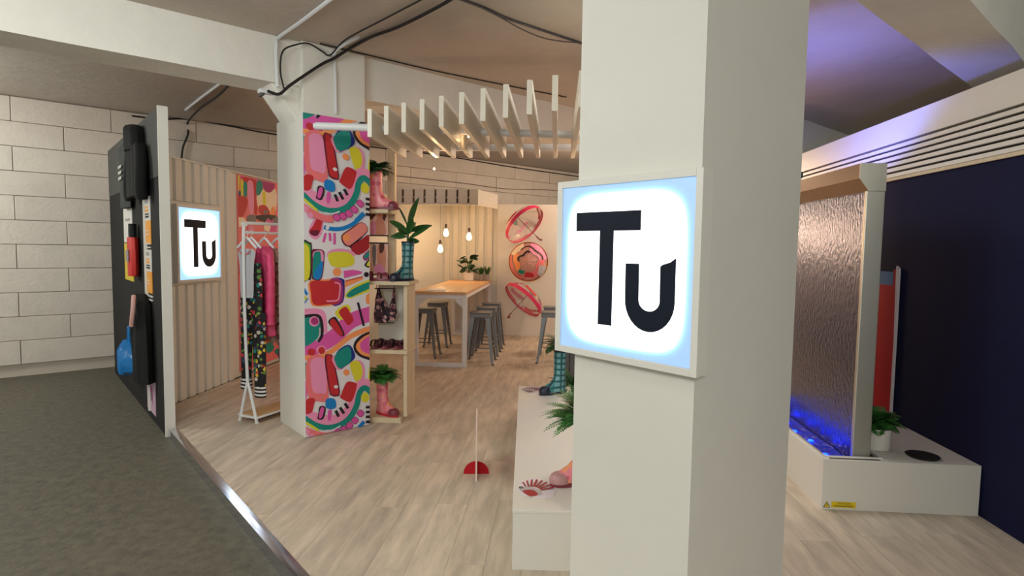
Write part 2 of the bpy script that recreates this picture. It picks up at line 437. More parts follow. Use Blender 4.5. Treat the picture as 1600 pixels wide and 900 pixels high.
b_('red', disc(130, 720, 38, 34), sm=False); b_('pink', disc(222, 700, 46, 40), sm=False); b_('red', disc(224, 705, 32, 34), sm=False)
b_('orange', [(108, 55), (260, 38), (430, 40), (428, 250), (320, 285), (140, 288), (112, 180)])
b_('navy', [(330, 40), (425, 35), (440, 80), (425, 250), (320, 275)]); b_('purple', [(300, 45), (410, 50), (415, 240), (310, 265)])
b_('red', [(122, 60), (250, 52), (390, 58), (400, 150), (385, 250), (280, 275), (150, 275), (124, 160)])
bs_('pink', [(345, 70), (395, 90), (385, 215), (350, 240), (270, 243)], 14)
b_('orange', [(442, 62), (610, 15), (615, 38), (448, 112)], sm=False); bs_('red', [(445, 55), (610, 14)], 10)
b_('yellow', [(448, 185), (520, 105), (720, 30), (720, 125), (580, 185), (480, 220)])
b_('teal', [(458, 185), (530, 122), (720, 45), (720, 100), (580, 168), (490, 208)])
bs_('blue', [(50, 120), (90, 185)], 26); bs_('yellow', [(45, 190), (75, 230)], 40); bs_('blue', [(50, 280), (98, 215)], 10)
b_('orange', [(645, 185), (720, 165), (720, 265), (645, 265)]); b_('red', [(680, 200), (730, 190), (730, 270), (680, 270)])
b_('pink', [(100, 310), (180, 150), (240, 180), (225, 330), (160, 385)], 310); b_('red', [(190, 165), (232, 185), (215, 300), (180, 340), (110, 305), (145, 255)], 310); b_('maroon', [(110, 305), (200, 300), (185, 350), (130, 345)], 310)
for s_ in ([(262, 325), (240, 412)], [(300, 325), (305, 400)], [(345, 325), (345, 432)]): bs_('magenta', s_, 24, 310)
bs_('blue', [(245, 270), (330, 288), (420, 282), (520, 238), (625, 145)], 38, 310); b_('white', disc(278, 275, 18), 310, False)
b_('maroon', [(408, 350), (490, 285), (600, 222), (660, 290), (600, 370), (490, 450), (430, 430)], 310)
b_('salmon', [(425, 350), (500, 292), (600, 228), (655, 290), (595, 360), (495, 438), (440, 420)], 310); b_('orange', disc(455, 368, 36), 310, False)
b_('black', [(480, 450), (600, 355), (605, 370), (495, 470)], 310, False)
b_('dred', [(495, 462), (600, 382), (655, 342), (690, 370), (685, 450), (570, 532)], 310)
b_('purple', [(610, 540), (700, 460), (725, 500), (640, 585)], 310); b_('teal', [(622, 540), (695, 475), (715, 500), (645, 565)], 310)
b_('black', [(625, 620), (700, 545), (710, 620), (665, 650)], 310); b_('yellow', [(645, 618), (692, 562), (695, 615), (662, 636)], 310)
b_('black', [(30, 408), (110, 412), (132, 450), (125, 745), (100, 760), (30, 762)], 310)
b_('green', [(30, 425), (105, 428), (120, 470), (110, 735), (30, 745)], 310); b_('yellow', [(30, 445), (98, 448), (112, 560), (108, 742), (30, 748)], 310)
b_('maroon', [(132, 500), (165, 475), (235, 485), (250, 540), (225, 750), (150, 762), (128, 720)], 310)
b_('pink', [(140, 520), (180, 488), (235, 500), (235, 600), (160, 620)], 310)
b_('teal', [(150, 520), (185, 500), (215, 520), (215, 740), (145, 745), (140, 640)], 310); b_('blue', [(180, 640), (235, 590), (215, 745), (150, 745)], 310)
b_('pink', [(285, 500), (380, 470), (500, 490), (530, 540), (300, 560)], 310)
b_('yellow', [(283, 530), (340, 503), (470, 505), (528, 560), (515, 625), (400, 648), (310, 625)], 310)
b_('orange', disc(368, 690, 40), 310, False); b_('magenta', [(428, 680), (520, 668), (600, 685), (600, 705), (435, 748)], 310, False)
b_('black', disc(643, 714, 24), 310, False); b_('black', disc(700, 695, 20), 310, False)
# --- upper motif of the repeat
a_('teal', [(30, 100), (78, 100), (75, 240), (30, 275)]); a_('magenta', [(40, 290), (88, 285), (80, 440), (40, 450)])
a_('coral', [(90, 70), (240, 50), (290, 430), (190, 462), (110, 440), (78, 300)])
a_('pink', [(128, 75), (245, 70), (270, 360), (210, 385), (140, 365), (122, 200)])
a_('maroon', [(250, 55), (300, 22), (335, 60), (395, 370), (365, 415), (315, 408), (292, 360)])
a_('red', [(268, 58), (300, 36), (325, 65), (383, 370), (360, 398), (322, 395), (302, 350)]); a_('white', disc(358, 325, 20, 16), False)
a_('pink', [(320, 60), (370, 20), (480, 60), (430, 150), (370, 165), (340, 120)])
a_('navy', [(360, 10), (470, -70), (525, -10), (532, 60), (440, 135), (390, 150)]); a_('teal', [(345, 40), (400, -20), (475, -55), (500, 0), (495, 80), (430, 140), (382, 150), (350, 95)])
a_('pink', [(520, 110), (570, 75), (615, 110), (630, 190), (610, 270), (560, 290)])
a_('yellow', [(488, 115), (530, 82), (580, 95), (608, 180), (590, 250), (552, 288), (520, 230)])
a_('orange', disc(455, 190, 30), False)
as_('yellow', [(685, 80), (665, 260)], 18)
as_('pink', [(40, 550), (150, 608), (300, 640), (400, 610), (480, 540), (545, 440), (570, 330), (620, 295), (730, 320)], 90)
as_('teal', [(40, 600), (160, 680), (280, 708), (400, 680), (490, 610), (550, 500), (572, 400), (605, 345), (650, 345), (730, 430)], 52)
as_('white', [(260, 735), (330, 728), (400, 690)], 12)
a_('red', [(475, 275), (545, 290), (552, 320), (525, 420), (485, 470), (400, 430), (405, 400), (440, 310)])
a_('red', [(85, 440), (158, 435), (150, 500), (130, 565), (70, 580), (60, 520)])
a_('blue', [(268, 440), (345, 440), (357, 515), (310, 535), (262, 515)])
a_('black', [(205, 510), (262, 520), (240, 625), (185, 628), (190, 590)]); a_('magenta', [(215, 522), (248, 528), (225, 612), (195, 612)])
a_('magenta', [(285, 548), (318, 548), (308, 638), (280, 632)])
for s_ in ([(355, 548), (382, 605)], [(395, 518), (432, 575)], [(440, 480), (472, 528)]): as_('black', s_, 28)
a_('yellow', disc(630, 425, 38, 48), False)
for k in (515, 560, 605, 652): a_('black', [(638, k-10), (682, k-14), (680, k+14), (636, k+14)], False)
as_('yellow', [(40, 640), (130, 695), (195, 735)], 24)
as_('coral', [(40, 715), (150, 765), (260, 785), (340, 770)], 62)
a_('pink', disc(85, 745, 28), False); a_('pink', disc(130, 790, 28), False)
for (x_, y_) in ((588, 575), (535, 640), (485, 690), (430, 728), (372, 752)):
    a_('purple', [(x_-38, y_+2), (x_-4, y_-38), (x_+36, y_-6), (x_+4, y_+36)]); a_('magenta', [(x_-30, y_+2), (x_-4, y_-30), (x_+28, y_-4), (x_+2, y_+28)])
as_('blue', [(545, 740), (620, 650)], 34)
PER = puv(338, 650, 170)[1]-puv(348, 405, 550)[1]
sh = []
for k in (0, 1):
    sh += [(c, [('q', [(u_, v_+PER*k) for u_, v_ in g[1]]) for g in p] if isinstance(p[0][0], str) else [(u_, v_+PER*k) for u_, v_ in p]) for c, p in (tB+tA)]
print_mesh(sh, lambda u_, v_: (u_, v_), PO-PC, B, (0, 0, 1), NF, rect=(0.002, 2*hw-.002, .006, 2.788), parent=panel)

# big front column
C0 = hit(1089, 450, CAM+FW*2.15, FW); C0.z = 0
CA, CB = .594, .80
K0 = C0+A*CA
bc = thing('square_column', 'big plain white boxed column in the foreground', 'column', C0)
def lc(a, b): p = A*a+B*b; return (p.x, p.y)
MB().prism([lc(0, 0), lc(0, CB), lc(CA, CB), lc(CA, 0)], 0, 3.02).build('column_body', M_white, bc)
MB().prism([lc(-.009, -.009), lc(-.009, CB), lc(0, CB), lc(0, -.0), lc(0, 0)][:4]+[lc(0, -.009)], 0, 3.02).build('cladding_sheet', M_white, bc)
MB().prism([lc(0, -.009), lc(CA, -.009), lc(CA, 0), lc(0, 0)], 0, 3.02).build('cladding_sheet', M_white, bc)

def glow_mat(edge=.56):
    m = bpy.data.materials.new('sign_diffuser'); m.use_nodes = True; N = m.node_tree.nodes; L = m.node_tree.links
    b = N['Principled BSDF']; b.inputs['Base Color'].default_value = (.3, .33, .4, 1); b.inputs['Roughness'].default_value = .25
    tc = N.new('ShaderNodeTexCoord'); sp = N.new('ShaderNodeSeparateXYZ'); L.new(tc.outputs['Object'], sp.inputs[0])
    def mth(op, a, c=None):
        n = N.new('ShaderNodeMath'); n.operation = op
        for i, q_ in enumerate((a, c)):
            if q_ is None: continue
            if isinstance(q_, (int, float)): n.inputs[i].default_value = q_
            else: L.new(q_, n.inputs[i])
        return n.outputs[0]
    # LED array inside the box sits away from the frame: rounded-square falloff of the backlight
    x4 = mth('POWER', mth('ABSOLUTE', sp.outputs['X']), 5.0); z4 = mth('POWER', mth('ABSOLUTE', sp.outputs['Z']), 5.0)
    d = mth('POWER', mth('ADD', x4, z4), .2)
    rp = N.new('ShaderNodeValToRGB'); L.new(d, rp.inputs['Fac'])
    e = rp.color_ramp.elements
    e[0].position = .0; e[0].color = (1, 1, 1, 1); e[1].position = .99; e[1].color = (.24, .48, .92, 1)
    q_ = e.new(.85); q_.color = (1, 1, 1, 1); q_ = e.new(.915); q_.color = (.42, 1, 1, 1); q_ = e.new(.95); q_.color = (.28, .60, 1, 1)
    L.new(rp.outputs[0], b.inputs['Emission Color'])
    st = N.new('ShaderNodeMapRange'); L.new(d, st.inputs['Value']); st.inputs['From Min'].default_value = .82; st.inputs['From Max'].default_value = .93
    st.inputs['To Min'].default_value = 1.8; st.inputs['To Max'].default_value = edge
    L.new(st.outputs[0], b.inputs['Emission Strength'])
    return m
M_glow = glow_mat()
M_letter = mat('letter_ink', (16, 24, 40), .6, spec=.2)
TL_ = [(.127, .842), (.638, .841), (.638, .728), (.437, .728), (.437, .168), (.328, .168), (.328, .728), (.127, .728)]
def u_shape():
    out = [(.536, .541)]; cx, cy = .712, .338
    pts = [(.536, .541), (.634, .541)]
    pts += [(cx+.075*math.cos(a), cy+.06*math.sin(a)) for a in [math.pi+math.pi*i/12 for i in range(13)]]
    pts += [(.784, .528), (.795, .538), (.82, .546), (.85, .554), (.885, .577)]
    pts += [(cx+.174*math.cos(a), cy+.176*math.sin(a)) for a in [-math.pi*i/16 for i in range(17)]]
    return pts
def lightbox(name, label, center, ux, nrm, W, H, fr, dep, gm=None):
    """ux: reading direction, nrm: outward normal"""
    rot = math.atan2(ux.y, ux.x)
    t = thing(name, label, 'sign', center, rot)     # local x = reading direction, local -y = outward
    hw_, hh = W/2, H/2
    MB().box((-hw_+.003, -dep+.02, -hh+.003), (hw_-.003, 0, hh-.003)).build('box_body', M_lam, t)
    fb = MB()
    for a, b in (((-hw_, -hh), (-hw_+fr, hh)), ((hw_-fr, -hh), (hw_, hh)), ((-hw_+fr, hh-fr), (hw_-fr, hh)), ((-hw_+fr, -hh), (hw_-fr, -hh+fr))):
        MB().box((a[0], -dep, a[1]), (b[0], -dep+.02, b[1])).build('frame_bar', M_lam, t, bevel=.002)
    fw_, fh = hw_-fr, hh-fr
    d = MB().box((-1, -.003/1, -1), (1, .003, 1)).build('lit_panel', gm or M_glow, t)
    d.scale = (fw_-.001, 1, fh-.001); d.location = (0, -dep+.012, 0)
    tri = lambda p: (( p[0]*2-1)*fw_, (p[1]*2-1)*fh)
    yo = -dep+.0085
    for nm, poly in (('letter', TL_), ('letter', u_shape())):
        MB().slab([tri(p) for p in poly], (0, yo, 0), (1, 0, 0), (0, 0, 1), (0, -1, 0), 0, .003).build(nm, M_letter, t)
    return t
# big sign on the column's aisle face; reading direction runs towards the viewer (-A)
spl = C0+NB*.079
c_ = [hit(x, y, spl, NB) for x, y in ((870, 287), (1095, 259), (868, 546), (1092, 594))]
ctr = sum(c_, Vector())/4; WS = ((c_[1]-c_[0]).length+(c_[3]-c_[2]).length)/2; HS = (c_[0].z-c_[2].z+c_[1].z-c_[3].z)/2
lightbox('lightbox_sign', 'large square backlit sign reading Tu on the foreground column', ctr-NB*.07, -A, NB, WS, HS, .028, .07)
lightbox('lightbox_sign', 'small distant backlit sign reading Tu on the battened side wall', (XL+.0125, 6.165, 1.672), Vector((0, 1, 0)), Vector((1, 0, 0)), .80, .82, .03, .05, glow_mat(.95))

# ================================================================== BLACK PARTITION AND WHAT HANGS ON IT
PB = Vector((-3.47, 4.975, -.08)); PR = R(135)
def onp(t, n_, z): return PB+A*t+NB*n_+Vector((0, 0, z+.08))
part = thing('partition', 'tall black partition with a white end board beside the aisle', 'partition', PB, PR)
MB().box((0.02, -.03, 0), (3.4, .032, 2.945)).build('felt_panel', M_felt, part)
MB().box((0.02, .0325, 2.35), (3.4, .036, 2.945)).build('grey_header', M_char, part)
MB().box((-.003, -.04, 0), (.02, .042, 2.955)).build('end_board', M_white, part, bevel=.002)
def flat_local(name, label, cat, t, z, w_, h, n0, build_fn, group=None):
    o = thing(name, label, cat, onp(t, n0, z), PR, group); build_fn(o, w_, h); return o
def garment_mesh(outline, thick, folds=5, amp=.012, seed=1, dirx=1):
    """soft garment from a silhouette: rows of (z, x0, x1); front and back sheets bulge and fold"""
    rows = outline; K = 14; rings = []
    rnd = random.Random(seed); ph = rnd.random()*6; wmax = max(b-a for _, a, b in rows)
    for z, x0, x1 in rows:
        ring = []
        for side in (1, -1):
            for k in range(K+1):
                s = k/K if side == 1 else 1-k/K
                x = x0+(x1-x0)*s
                bul = thick*math.sqrt(max(0, 1-(2*s-1)**2))*min(1, (x1-x0)/(.55*wmax))
                fold = amp*math.sin(folds*2*math.pi*s+ph+z*2)*(1 if 0 < k < K else 0)
                ring.append((x, side*bul+fold, z))
        rings.append(ring)
    return MB().loft(rings)
def hoodie(o, w_, h):
    rows = [(0, -.36, .30), (.06, -.37, .31), (.2, -.36, .31), (.40, -.34, .30), (.46, -.30, .28), (.50, -.22, .2)]
    garment_mesh(rows, .06, 4, .012).build('torso', M_cloth, o, True)
    rows = [(.44, -.2, .18), (.52, -.19, .19), (.6, -.17, .18), (.65, -.13, .14), (.68, -.08, .09), (.695, -.03, .04), (.698, -.005, .01)]
    garment_mesh(rows, .09, 2, .006).build('hood', M_cloth, o, True)
    MB().tube(smooth_line([(-.28, .0, .46), (-.37, .01, .3), (-.39, .02, .1), (-.37, .01, -.04)]), [.05]*15+[.045], 10).build('sleeve', M_cloth, o, True)
    MB().tube(smooth_line([(.24, .0, .46), (.30, .01, .3), (.31, .02, .1), (.30, .01, -.02)]), [.05]*15+[.045], 10).build('sleeve', M_cloth, o, True)
flat_local('hoodie', 'black hooded top hanging high on the partition', 'hoodie', .80, 2.12, 0, 0, .10, hoodie)
def tee(o, w_, h):
    rows = [(0, -.26, .26), (.3, -.25, .25), (.5, -.26, .26), (.56, -.4, .4), (.64, -.34, .34), (.68, -.1, .1)]
    garment_mesh(rows, .04, 4, .008).build('body', mat('charcoal_cloth', (62, 66, 64), .9), o, True)
    for z in (.30, .36, .42): MB().box((-.1, .052, z), (.12, .056, z+.03)).build('print_mark', mat('print_offwhite', (190, 190, 180), .7), o)
flat_local('shirt', 'charcoal shirt with pale print hanging left of the black hoodie', 'shirt', 1.62, 2.05, 0, 0, .075, tee)
M_or = mat('orange_card', (240, 160, 40), .6); M_wc = mat('white_card', (216, 214, 208), .6); M_yc = mat('yellow_card', (214, 190, 40), .6)
def tagcard(o, w_, h):
    MB().box((-w_/2, 0, 0), (w_/2, .006, h*.5)).build('orange_half', M_or, o); MB().box((-w_/2, 0, h*.5), (w_/2, .006, h)).build('white_half', M_wc, o)
    for k, (a, b, c, d, m) in enumerate(((-.3, .3, .56, .60, M_cloth), (-.3, .25, .62, .65, M_cloth), (-.25, .3, .68, .74, M_or), (-.2, .3, .76, .80, M_or), (-.2, .2, .86, .94, mat('grey_ink', (150, 150, 150), .6)), (-.2, .1, .2, .23, M_wc), (-.2, .15, .28, .30, M_wc))):
        MB().box((a*w_, .0062, c*h), (b*w_, .0072, d*h)).build('print_mark', m, o)
flat_local('display_card', 'upper orange and white card on the black partition', 'card', .66, 1.66, .36, .46, .034, tagcard, 'orange and white cards')
flat_local('display_card', 'lower orange and white card on the black partition', 'card', .66, 1.19, .36, .42, .034, tagcard, 'orange and white cards')
def hook_bars(o, w_, h):
    for z in (0, .035): MB().box((-w_/2, 0, z), (w_/2, .012, z+.014)).build('bar', M_wc, o)
flat_local('double_bar', 'pair of thin white bars between the two orange cards', 'bar', .66, 1.625, .3, .05, .034, hook_bars)
flat_local('double_bar', 'pair of thin white bars under the lower orange card', 'bar', .62, 1.12, .3, .05, .034, hook_bars)
def pouch(o, w_, h):
    garment_mesh([(0, -.13, .13), (.03, -.15, .15), (.2, -.155, .155), (.36, -.14, .14), (.4, -.1, .1)], .05, 1, .002).build('body', mat('red_nylon', (206, 46, 40), .6), o, True)
    garment_mesh([(.4, -.08, .08), (.46, -.09, .09), (.54, -.05, .05)], .035, 1, .001).build('neck', M_cloth, o, True)
    MB().box((-.08, .049, .15), (.08, .055, .27)).build('patch', mat('grey_patch', (150, 140, 138), .7), o)
flat_local('hanging_pouch', 'red pouch with dark neck left of the orange cards', 'pouch', 1.22, 1.33, 0, 0, .085, pouch)
def board(o, w_, h):
    MB().box((-w_/2, 0, h*.45), (w_/2, .008, h)).build('white_half', M_wc, o); MB().box((-w_/2, 0, 0), (w_/2, .008, h*.44)).build('yellow_half', M_yc, o)
    MB().box((-w_*.3, .0082, h*.7), (w_*.3, .009, h*.73)).build('print_mark', mat('grey_ink', (150, 150, 150), .6), o)
flat_local('display_board', 'white and yellow board low left on the black partition', 'board', 1.85, 1.25, .6, .95, .034, board)
def coat(o, w_, h):
    garment_mesh([(0, -.3, .26), (.3, -.28, .25), (.6, -.24, .22), (.75, -.2, .18), (.85, -.06, .06)], .07, 5, .016).build('body', M_cloth, o, True)
    MB().tube(smooth_line([(-.1, .07, .84), (-.16, .09, .7), (-.12, .1, .55)]), .02, 8).build('cord', mat('pink_cord', (216, 170, 160), .7), o, True)
flat_local('coat', 'black garment with a pink cord hanging below the cards', 'coat', .72, .33, 0, 0, .10, coat)
def bag(o, w_, h):
    garment_mesh([(0, -.16, .12), (.05, -.26, .24), (.14, -.28, .26), (.24, -.2, .2), (.30, -.1, .12), (.36, -.05, .06)], .09, 4, .02, 5).build('body', mat('blue_polythene', (24, 120, 190), .3, bump=.4, bscale=20), o, True)
    MB().tube(smooth_line([(-.05, 0, .34), (-.03, 0, .48), (.03, 0, .48), (.06, 0, .34)]), .012, 6).build('handle', mat('blue_polythene', (24, 120, 190)), o, True)
flat_local('plastic_bag', 'crumpled bright blue plastic bag hanging on the partition', 'bag', 1.4, .28, 0, 0, .12, bag)
def pprint(o, w_, h):
    p = MB().box((-w_/2, 0, 0), (w_/2, .005, h)).build('sheet', mat('pink_sheet', (206, 170, 192), .6), o)
    print_mesh([('purple', smooth_poly([(-.1, .08), (-.02, .2), (.06, .14), (.1, .24), (.02, .28), (-.08, .24)])), ('grey', disc(-.02, .16, .05))], lambda a, b: (a, b), (0, .005, 0), (1, 0, 0), (0, 0, 1), (0, 1, 0), parent=o)
flat_local('art_print', 'pink print pinned low on the black partition', 'print', .70, .0, .44, .33, .034, pprint)

# ================================================================== PINK PRINTED BACKDROP ON SIDE WALL
bd = thing('printed_backdrop', 'pink abstract printed fabric backdrop behind the clothes rail', 'backdrop', (XL-.03, 7.06, 0))
bp_ = MB().box((0, 0, .05), (.014, 2.3, 2.54)).build('fabric_panel', ink('coral', PAL['coral']), bd)
def bdp(px, py):
    h = hit(px, py, (XL-.015, 0, 0), (1, 0, 0)); return (h.y-7.06, h.z)
def z9(x, y): return bdp(x/9+360, y/9+260)
bsh = []
def d_add(c, pts, sm=True): bsh.append((c, [z9(*p) for p in (smooth_poly(pts, 3) if sm else pts)]))
d_add('magenta', [(120, 70), (430, 140), (420, 190), (300, 220), (180, 190)]); d_add('red', [(170, 150), (330, 170), (300, 230), (180, 210)])
d_add('red', [(320, 240), (370, 230), (380, 640), (330, 640)]); d_add('pink', [(240, 230), (320, 240), (330, 620), (270, 640)])
d_add('yellow', [(95, 150), (130, 140), (110, 410), (60, 410)]); d_add('yellow', [(145, 200), (180, 200), (180, 410), (145, 410)]); d_add('teal', [(185, 230), (235, 240), (230, 420), (190, 420)])
d_add('navy', [(115, 350), (145, 350), (145, 450), (115, 450)]); d_add('red', [(60, 430), (240, 450), (210, 640), (150, 720), (60, 690)])
d_add('cream', [(370, 400), (450, 330), (640, 330), (640, 600), (560, 680), (400, 600)]); d_add('teal', [(370, 220), (430, 190), (455, 300), (410, 400), (365, 390)])
d_add('purple', [(460, 170), (620, 190), (610, 320), (540, 370), (470, 320)]); d_add('yellow', [(450, 370), (490, 360), (500, 540), (460, 540)])
d_add('red', [(400, 560), (500, 550), (560, 680), (420, 670)]); d_add('orange', [(570, 600), (620, 560), (620, 680), (570, 690)]); d_add('grey', disc(495, 640, 30), False)
d_add('black', [(360, 690), (640, 690), (640, 800), (400, 760)]); d_add('magenta', [(590, 750), (660, 740), (660, 900), (590, 900)])
d_add('cream', [(60, 720), (200, 730), (190, 830), (60, 850)]); d_add('grey', [(240, 690), (350, 690), (350, 780), (240, 780)])
rb = random.Random(3)
for k in range(46):
    px, py = rb.uniform(364, 480), rb.uniform(345, 600); s = rb.uniform(5, 13)
    c = rb.choice(['magenta', 'red', 'pink', 'black', 'yellow', 'cream', 'grey', 'purple', 'magenta', 'teal'])
    bsh.append((c, [bdp(px+s*math.cos(a)*rb.uniform(.6, 1.1), py+s*1.3*math.sin(a)*rb.uniform(.6, 1.1)) for a in [2*math.pi*i/7 for i in range(7)]]))
print_mesh(bsh, lambda a, b: (a, b), (.014, 0, 0), (0, 1, 0), (0, 0, 1), (1, 0, 0), rect=(0.01, 2.29, .06, 2.53), parent=bp_)

# ================================================================== CLOTHES RAIL
RX, RY0, RY1 = -2.87, 5.22, 6.5
RA = R(-20)
def on_rail(y, z, dx=0): v = rz((dx, y-RY0, z), RA); return (RX+v.x, RY0+v.y, z)
rl = thing('clothes_rail', 'white metal clothes rail with a wooden bottom shelf', 'clothes rail', (RX, RY0, 0), RA)
ln = RY1-RY0
MB().tube(smooth_line([(0, 0, .36), (0, -.02, 1.0), (0, -.02, 1.79), (0, .012, 1.85), (0, .06, 1.872), (0, ln-.06, 1.872), (0, ln-.012, 1.85), (0, ln+.02, 1.79), (0, ln+.02, 1.0), (0, ln, .36)], 4), .0145, 8).build('frame', M_whmet, rl, True)
MB().tube([(0, -.02, 1.785), (0, ln+.02, 1.785)], .012, 8).build('hanging_bar', M_whmet, rl, True)
for yy in (0, ln):
    for sx in (-1, 1):
        lg = MB().tube(smooth_line([(0, yy, .38), (sx*.03, yy, .3), (sx*.10, yy, .045), (sx*.11, yy, .02)], 4), .014, 8).build('leg', M_whmet, rl, True)
        MB().lathe([(.012, 0), (.018, .004), (.018, .016), (.012, .02)], (sx*.11, yy, 0), 10).build('foot', M_whmet, lg, True)
    MB().tube([(-.10, yy, .055), (.10, yy, .055)], .012, 8).build('cross_bar', M_whmet, rl, True)
for sx in (-1, 1): MB().tube([(sx*.125, 0, .06), (sx*.125, ln, .06)], .011, 8).build('shelf_rail', M_whmet, rl, True)
MB().box((-.115, .01, .058), (.115, ln-.01, .074)).build('shelf_board', mat('tan_ply', (196, 160, 112), .6), rl, bevel=.002)
M_hang = mat('white_plastic', (236, 240, 246), .35)
def hanger(y, label):
    t = thing('coat_hanger', label, 'hanger', on_rail(y, 1.785), RA, 'white plastic hangers on the clothes rail')
    MB().tube(smooth_line([(0, 0, -.055), (.004, 0, -.03), (.02, 0, -.012), (.019, 0, .006), (0, 0, .017), (-.018, 0, .007)], 4), .0028, 6).build('hook', M_hang, t, True)
    mb = MB(); mb.tube(smooth_line([(-.12, 0, -.14), (-.07, 0, -.10), (-.025, 0, -.06), (0, 0, -.05), (.025, 0, -.06), (.07, 0, -.10), (.12, 0, -.14)], 4), .011, 8); mb.build('shoulder_bar', M_hang, t, True)
    return t
def multi_mat(name, base, cols, scale, thr=.35, rough=.8, stretch=(1, 1, 1)):
    m = bpy.data.materials.new(name); m.use_nodes = True; N = m.node_tree.nodes; L = m.node_tree.links; b = N['Principled BSDF']; b.inputs['Roughness'].default_value = rough
    tc = N.new('ShaderNodeTexCoord'); mp = N.new('ShaderNodeMapping'); mp.inputs['Scale'].default_value = stretch; L.new(tc.outputs['Object'], mp.inputs[0])
    vo = N.new('ShaderNodeTexVoronoi'); vo.inputs['Scale'].default_value = scale; L.new(mp.outputs[0], vo.inputs['Vector'])
    sp = N.new('ShaderNodeSeparateColor'); L.new(vo.outputs['Color'], sp.inputs[0])
    rp = N.new('ShaderNodeValToRGB'); rp.color_ramp.interpolation = 'CONSTANT'; L.new(sp.outputs[0], rp.inputs['Fac'])
    n = len(cols); e = rp.color_ramp.elements; e[0].position = 0; e[0].color = lin(cols[0]); e[1].position = 1/n; e[1].color = lin(cols[1])
    for i in range(2, n): k = e.new(i/n); k.color = lin(cols[i])
    mx = N.new('ShaderNodeMix'); mx.data_type = 'RGBA'; mx.inputs['B'].default_value = lin(base)
    gt = N.new('ShaderNodeMath'); gt.operation = 'GREATER_THAN'; gt.inputs[1].default_value = thr; L.new(vo.outputs['Distance'], gt.inputs[0])
    L.new(gt.outputs[0], mx.inputs['Factor']); L.new(rp.outputs[0], mx.inputs['A']); L.new(mx.outputs['Result'], b.inputs['Base Color'])
    return m
M_conf = multi_mat('confetti_cloth', (18, 16, 20), [(20, 18, 22), (214, 180, 60), (24, 24, 28), (200, 60, 60), (30, 120, 120), (20, 18, 22), (90, 130, 60), (60, 60, 90), (190, 180, 170), (22, 20, 24)], 26, .5)
M_flor = multi_mat('floral_cloth', (206, 176, 160), [(150, 100, 96), (206, 176, 160), (180, 130, 110), (214, 190, 170), (120, 84, 80), (206, 170, 150)], 34, .55)
M_pinkj = mat('pink_quilt', (226, 70, 120), .5, var=.1, vscale=8)
M_stripe = mat('cuff_black', (24, 22, 26), .8); M_stripw = mat('cuff_white', (220, 216, 214), .8)
YS = [5.235, 5.285, 5.44, 5.60, 5.75, 5.9]
names = ['first', 'second', 'third', 'fourth', 'fifth']
hanger(YS[0], 'white hanger nearest the rail end, carrying the pale top')
hanger(YS[1], 'second white hanger from the rail end, carrying confetti trousers')
hanger(YS[2], 'third white hanger, carrying the pink quilted coat')
hanger(YS[3], 'fourth white hanger, carrying the floral dress')
# pale top on the first hanger
t = thing('pale_top', 'pale grey sleeveless top on the clothes rail front', 'top', on_rail(YS[0], 1.18), RA)
garment_mesh([(0, -.08, .07), (.08, -.09, .08), (.22, -.09, .08), (.34, -.10, .09), (.42, -.12, .11), (.455, -.08, .08)], .022, 4, .008).build('body', mat('pale_cloth', (184, 184, 190), .8), t, True)
MB().loft([[(-.08+.16*k/8, -.03, .455-.05*math.sin(math.pi*k/8)-d) for k in range(9)] for d in (0, .016)], closed=False).build('neck_trim', mat('neck_pink', (206, 110, 120), .8), t, True)
t = thing('confetti_trousers', 'black confetti print trousers with striped cuffs on the rail', 'trousers', on_rail(YS[1], .30), RA)
garment_mesh([(.72, -.15, .13), (.8, -.15, .13), (1.0, -.145, .13), (1.2, -.13, .12)], .03, 3, .008).build('waist', M_conf, t, True)
for sx, lo in ((-1, 0), (1, -.06)):
    garment_mesh([(lo+.1, sx*.09-.062, sx*.09+.062), (.3, sx*.085-.07, sx*.085+.07), (.74, sx*.075-.078, sx*.075+.078)], .035, 2, .006, sx+3).build('trouser_leg', M_conf, t, True)
    for k in range(6):
        garment_mesh([(lo+.017*k, sx*.09-.065, sx*.09+.065), (lo+.017*k+.017, sx*.09-.065, sx*.09+.065)], .038, 1, .001).build('cuff_band', M_stripw if k % 2 else M_stripe, t, True)
t = thing('quilted_coat', 'bright pink quilted coat hanging on the clothes rail', 'coat', on_rail(YS[2], .80), RA)
rows = []
for k in range(33):
    z = .80*k/32; w_ = .125-.03*(z/.8); rows.append((z, -w_-.006*math.sin(k*math.pi/2), w_+.006*math.sin(k*math.pi/2)))
rows += [(.83, -.08, .08), (.86, -.05, .05)]
g = garment_mesh(rows, .055, 2, .01); g.build('body', M_pinkj, t, True)
for sx in (-1, 1):
    pts = smooth_line([(sx*.085, -.02, .78), (sx*.125, -.05, .6), (sx*.13, -.06, .4), (sx*.12, -.06, .12)], 6)
    MB().tube(pts, [.040+.005*math.sin(i*2.2) for i in range(len(pts))], 10).build('sleeve', M_pinkj, t, True)
t = thing('floral_dress', 'beige floral print dress behind the pink coat', 'dress', on_rail(YS[3], .72, .02), RA)
garment_mesh([(0, -.22, .22), (.2, -.2, .2), (.5, -.15, .15), (.7, -.15, .15), (.86, -.17, .17), (.92, -.08, .08)], .05, 7, .016).build('body', M_flor, t, True)
t = thing('plum_garment', 'plum garment bunched low at the back of the rail', 'garment', on_rail(YS[4], .45, .03), RA)
garment_mesh([(0, -.16, .18), (.1, -.2, .2), (.25, -.16, .18), (.5, -.14, .14), (1.1, -.12, .12), (1.2, -.05, .05)], .05, 5, .016).build('body', mat('plum_cloth', (120, 52, 74), .8, var=.3, vscale=12), t, True)

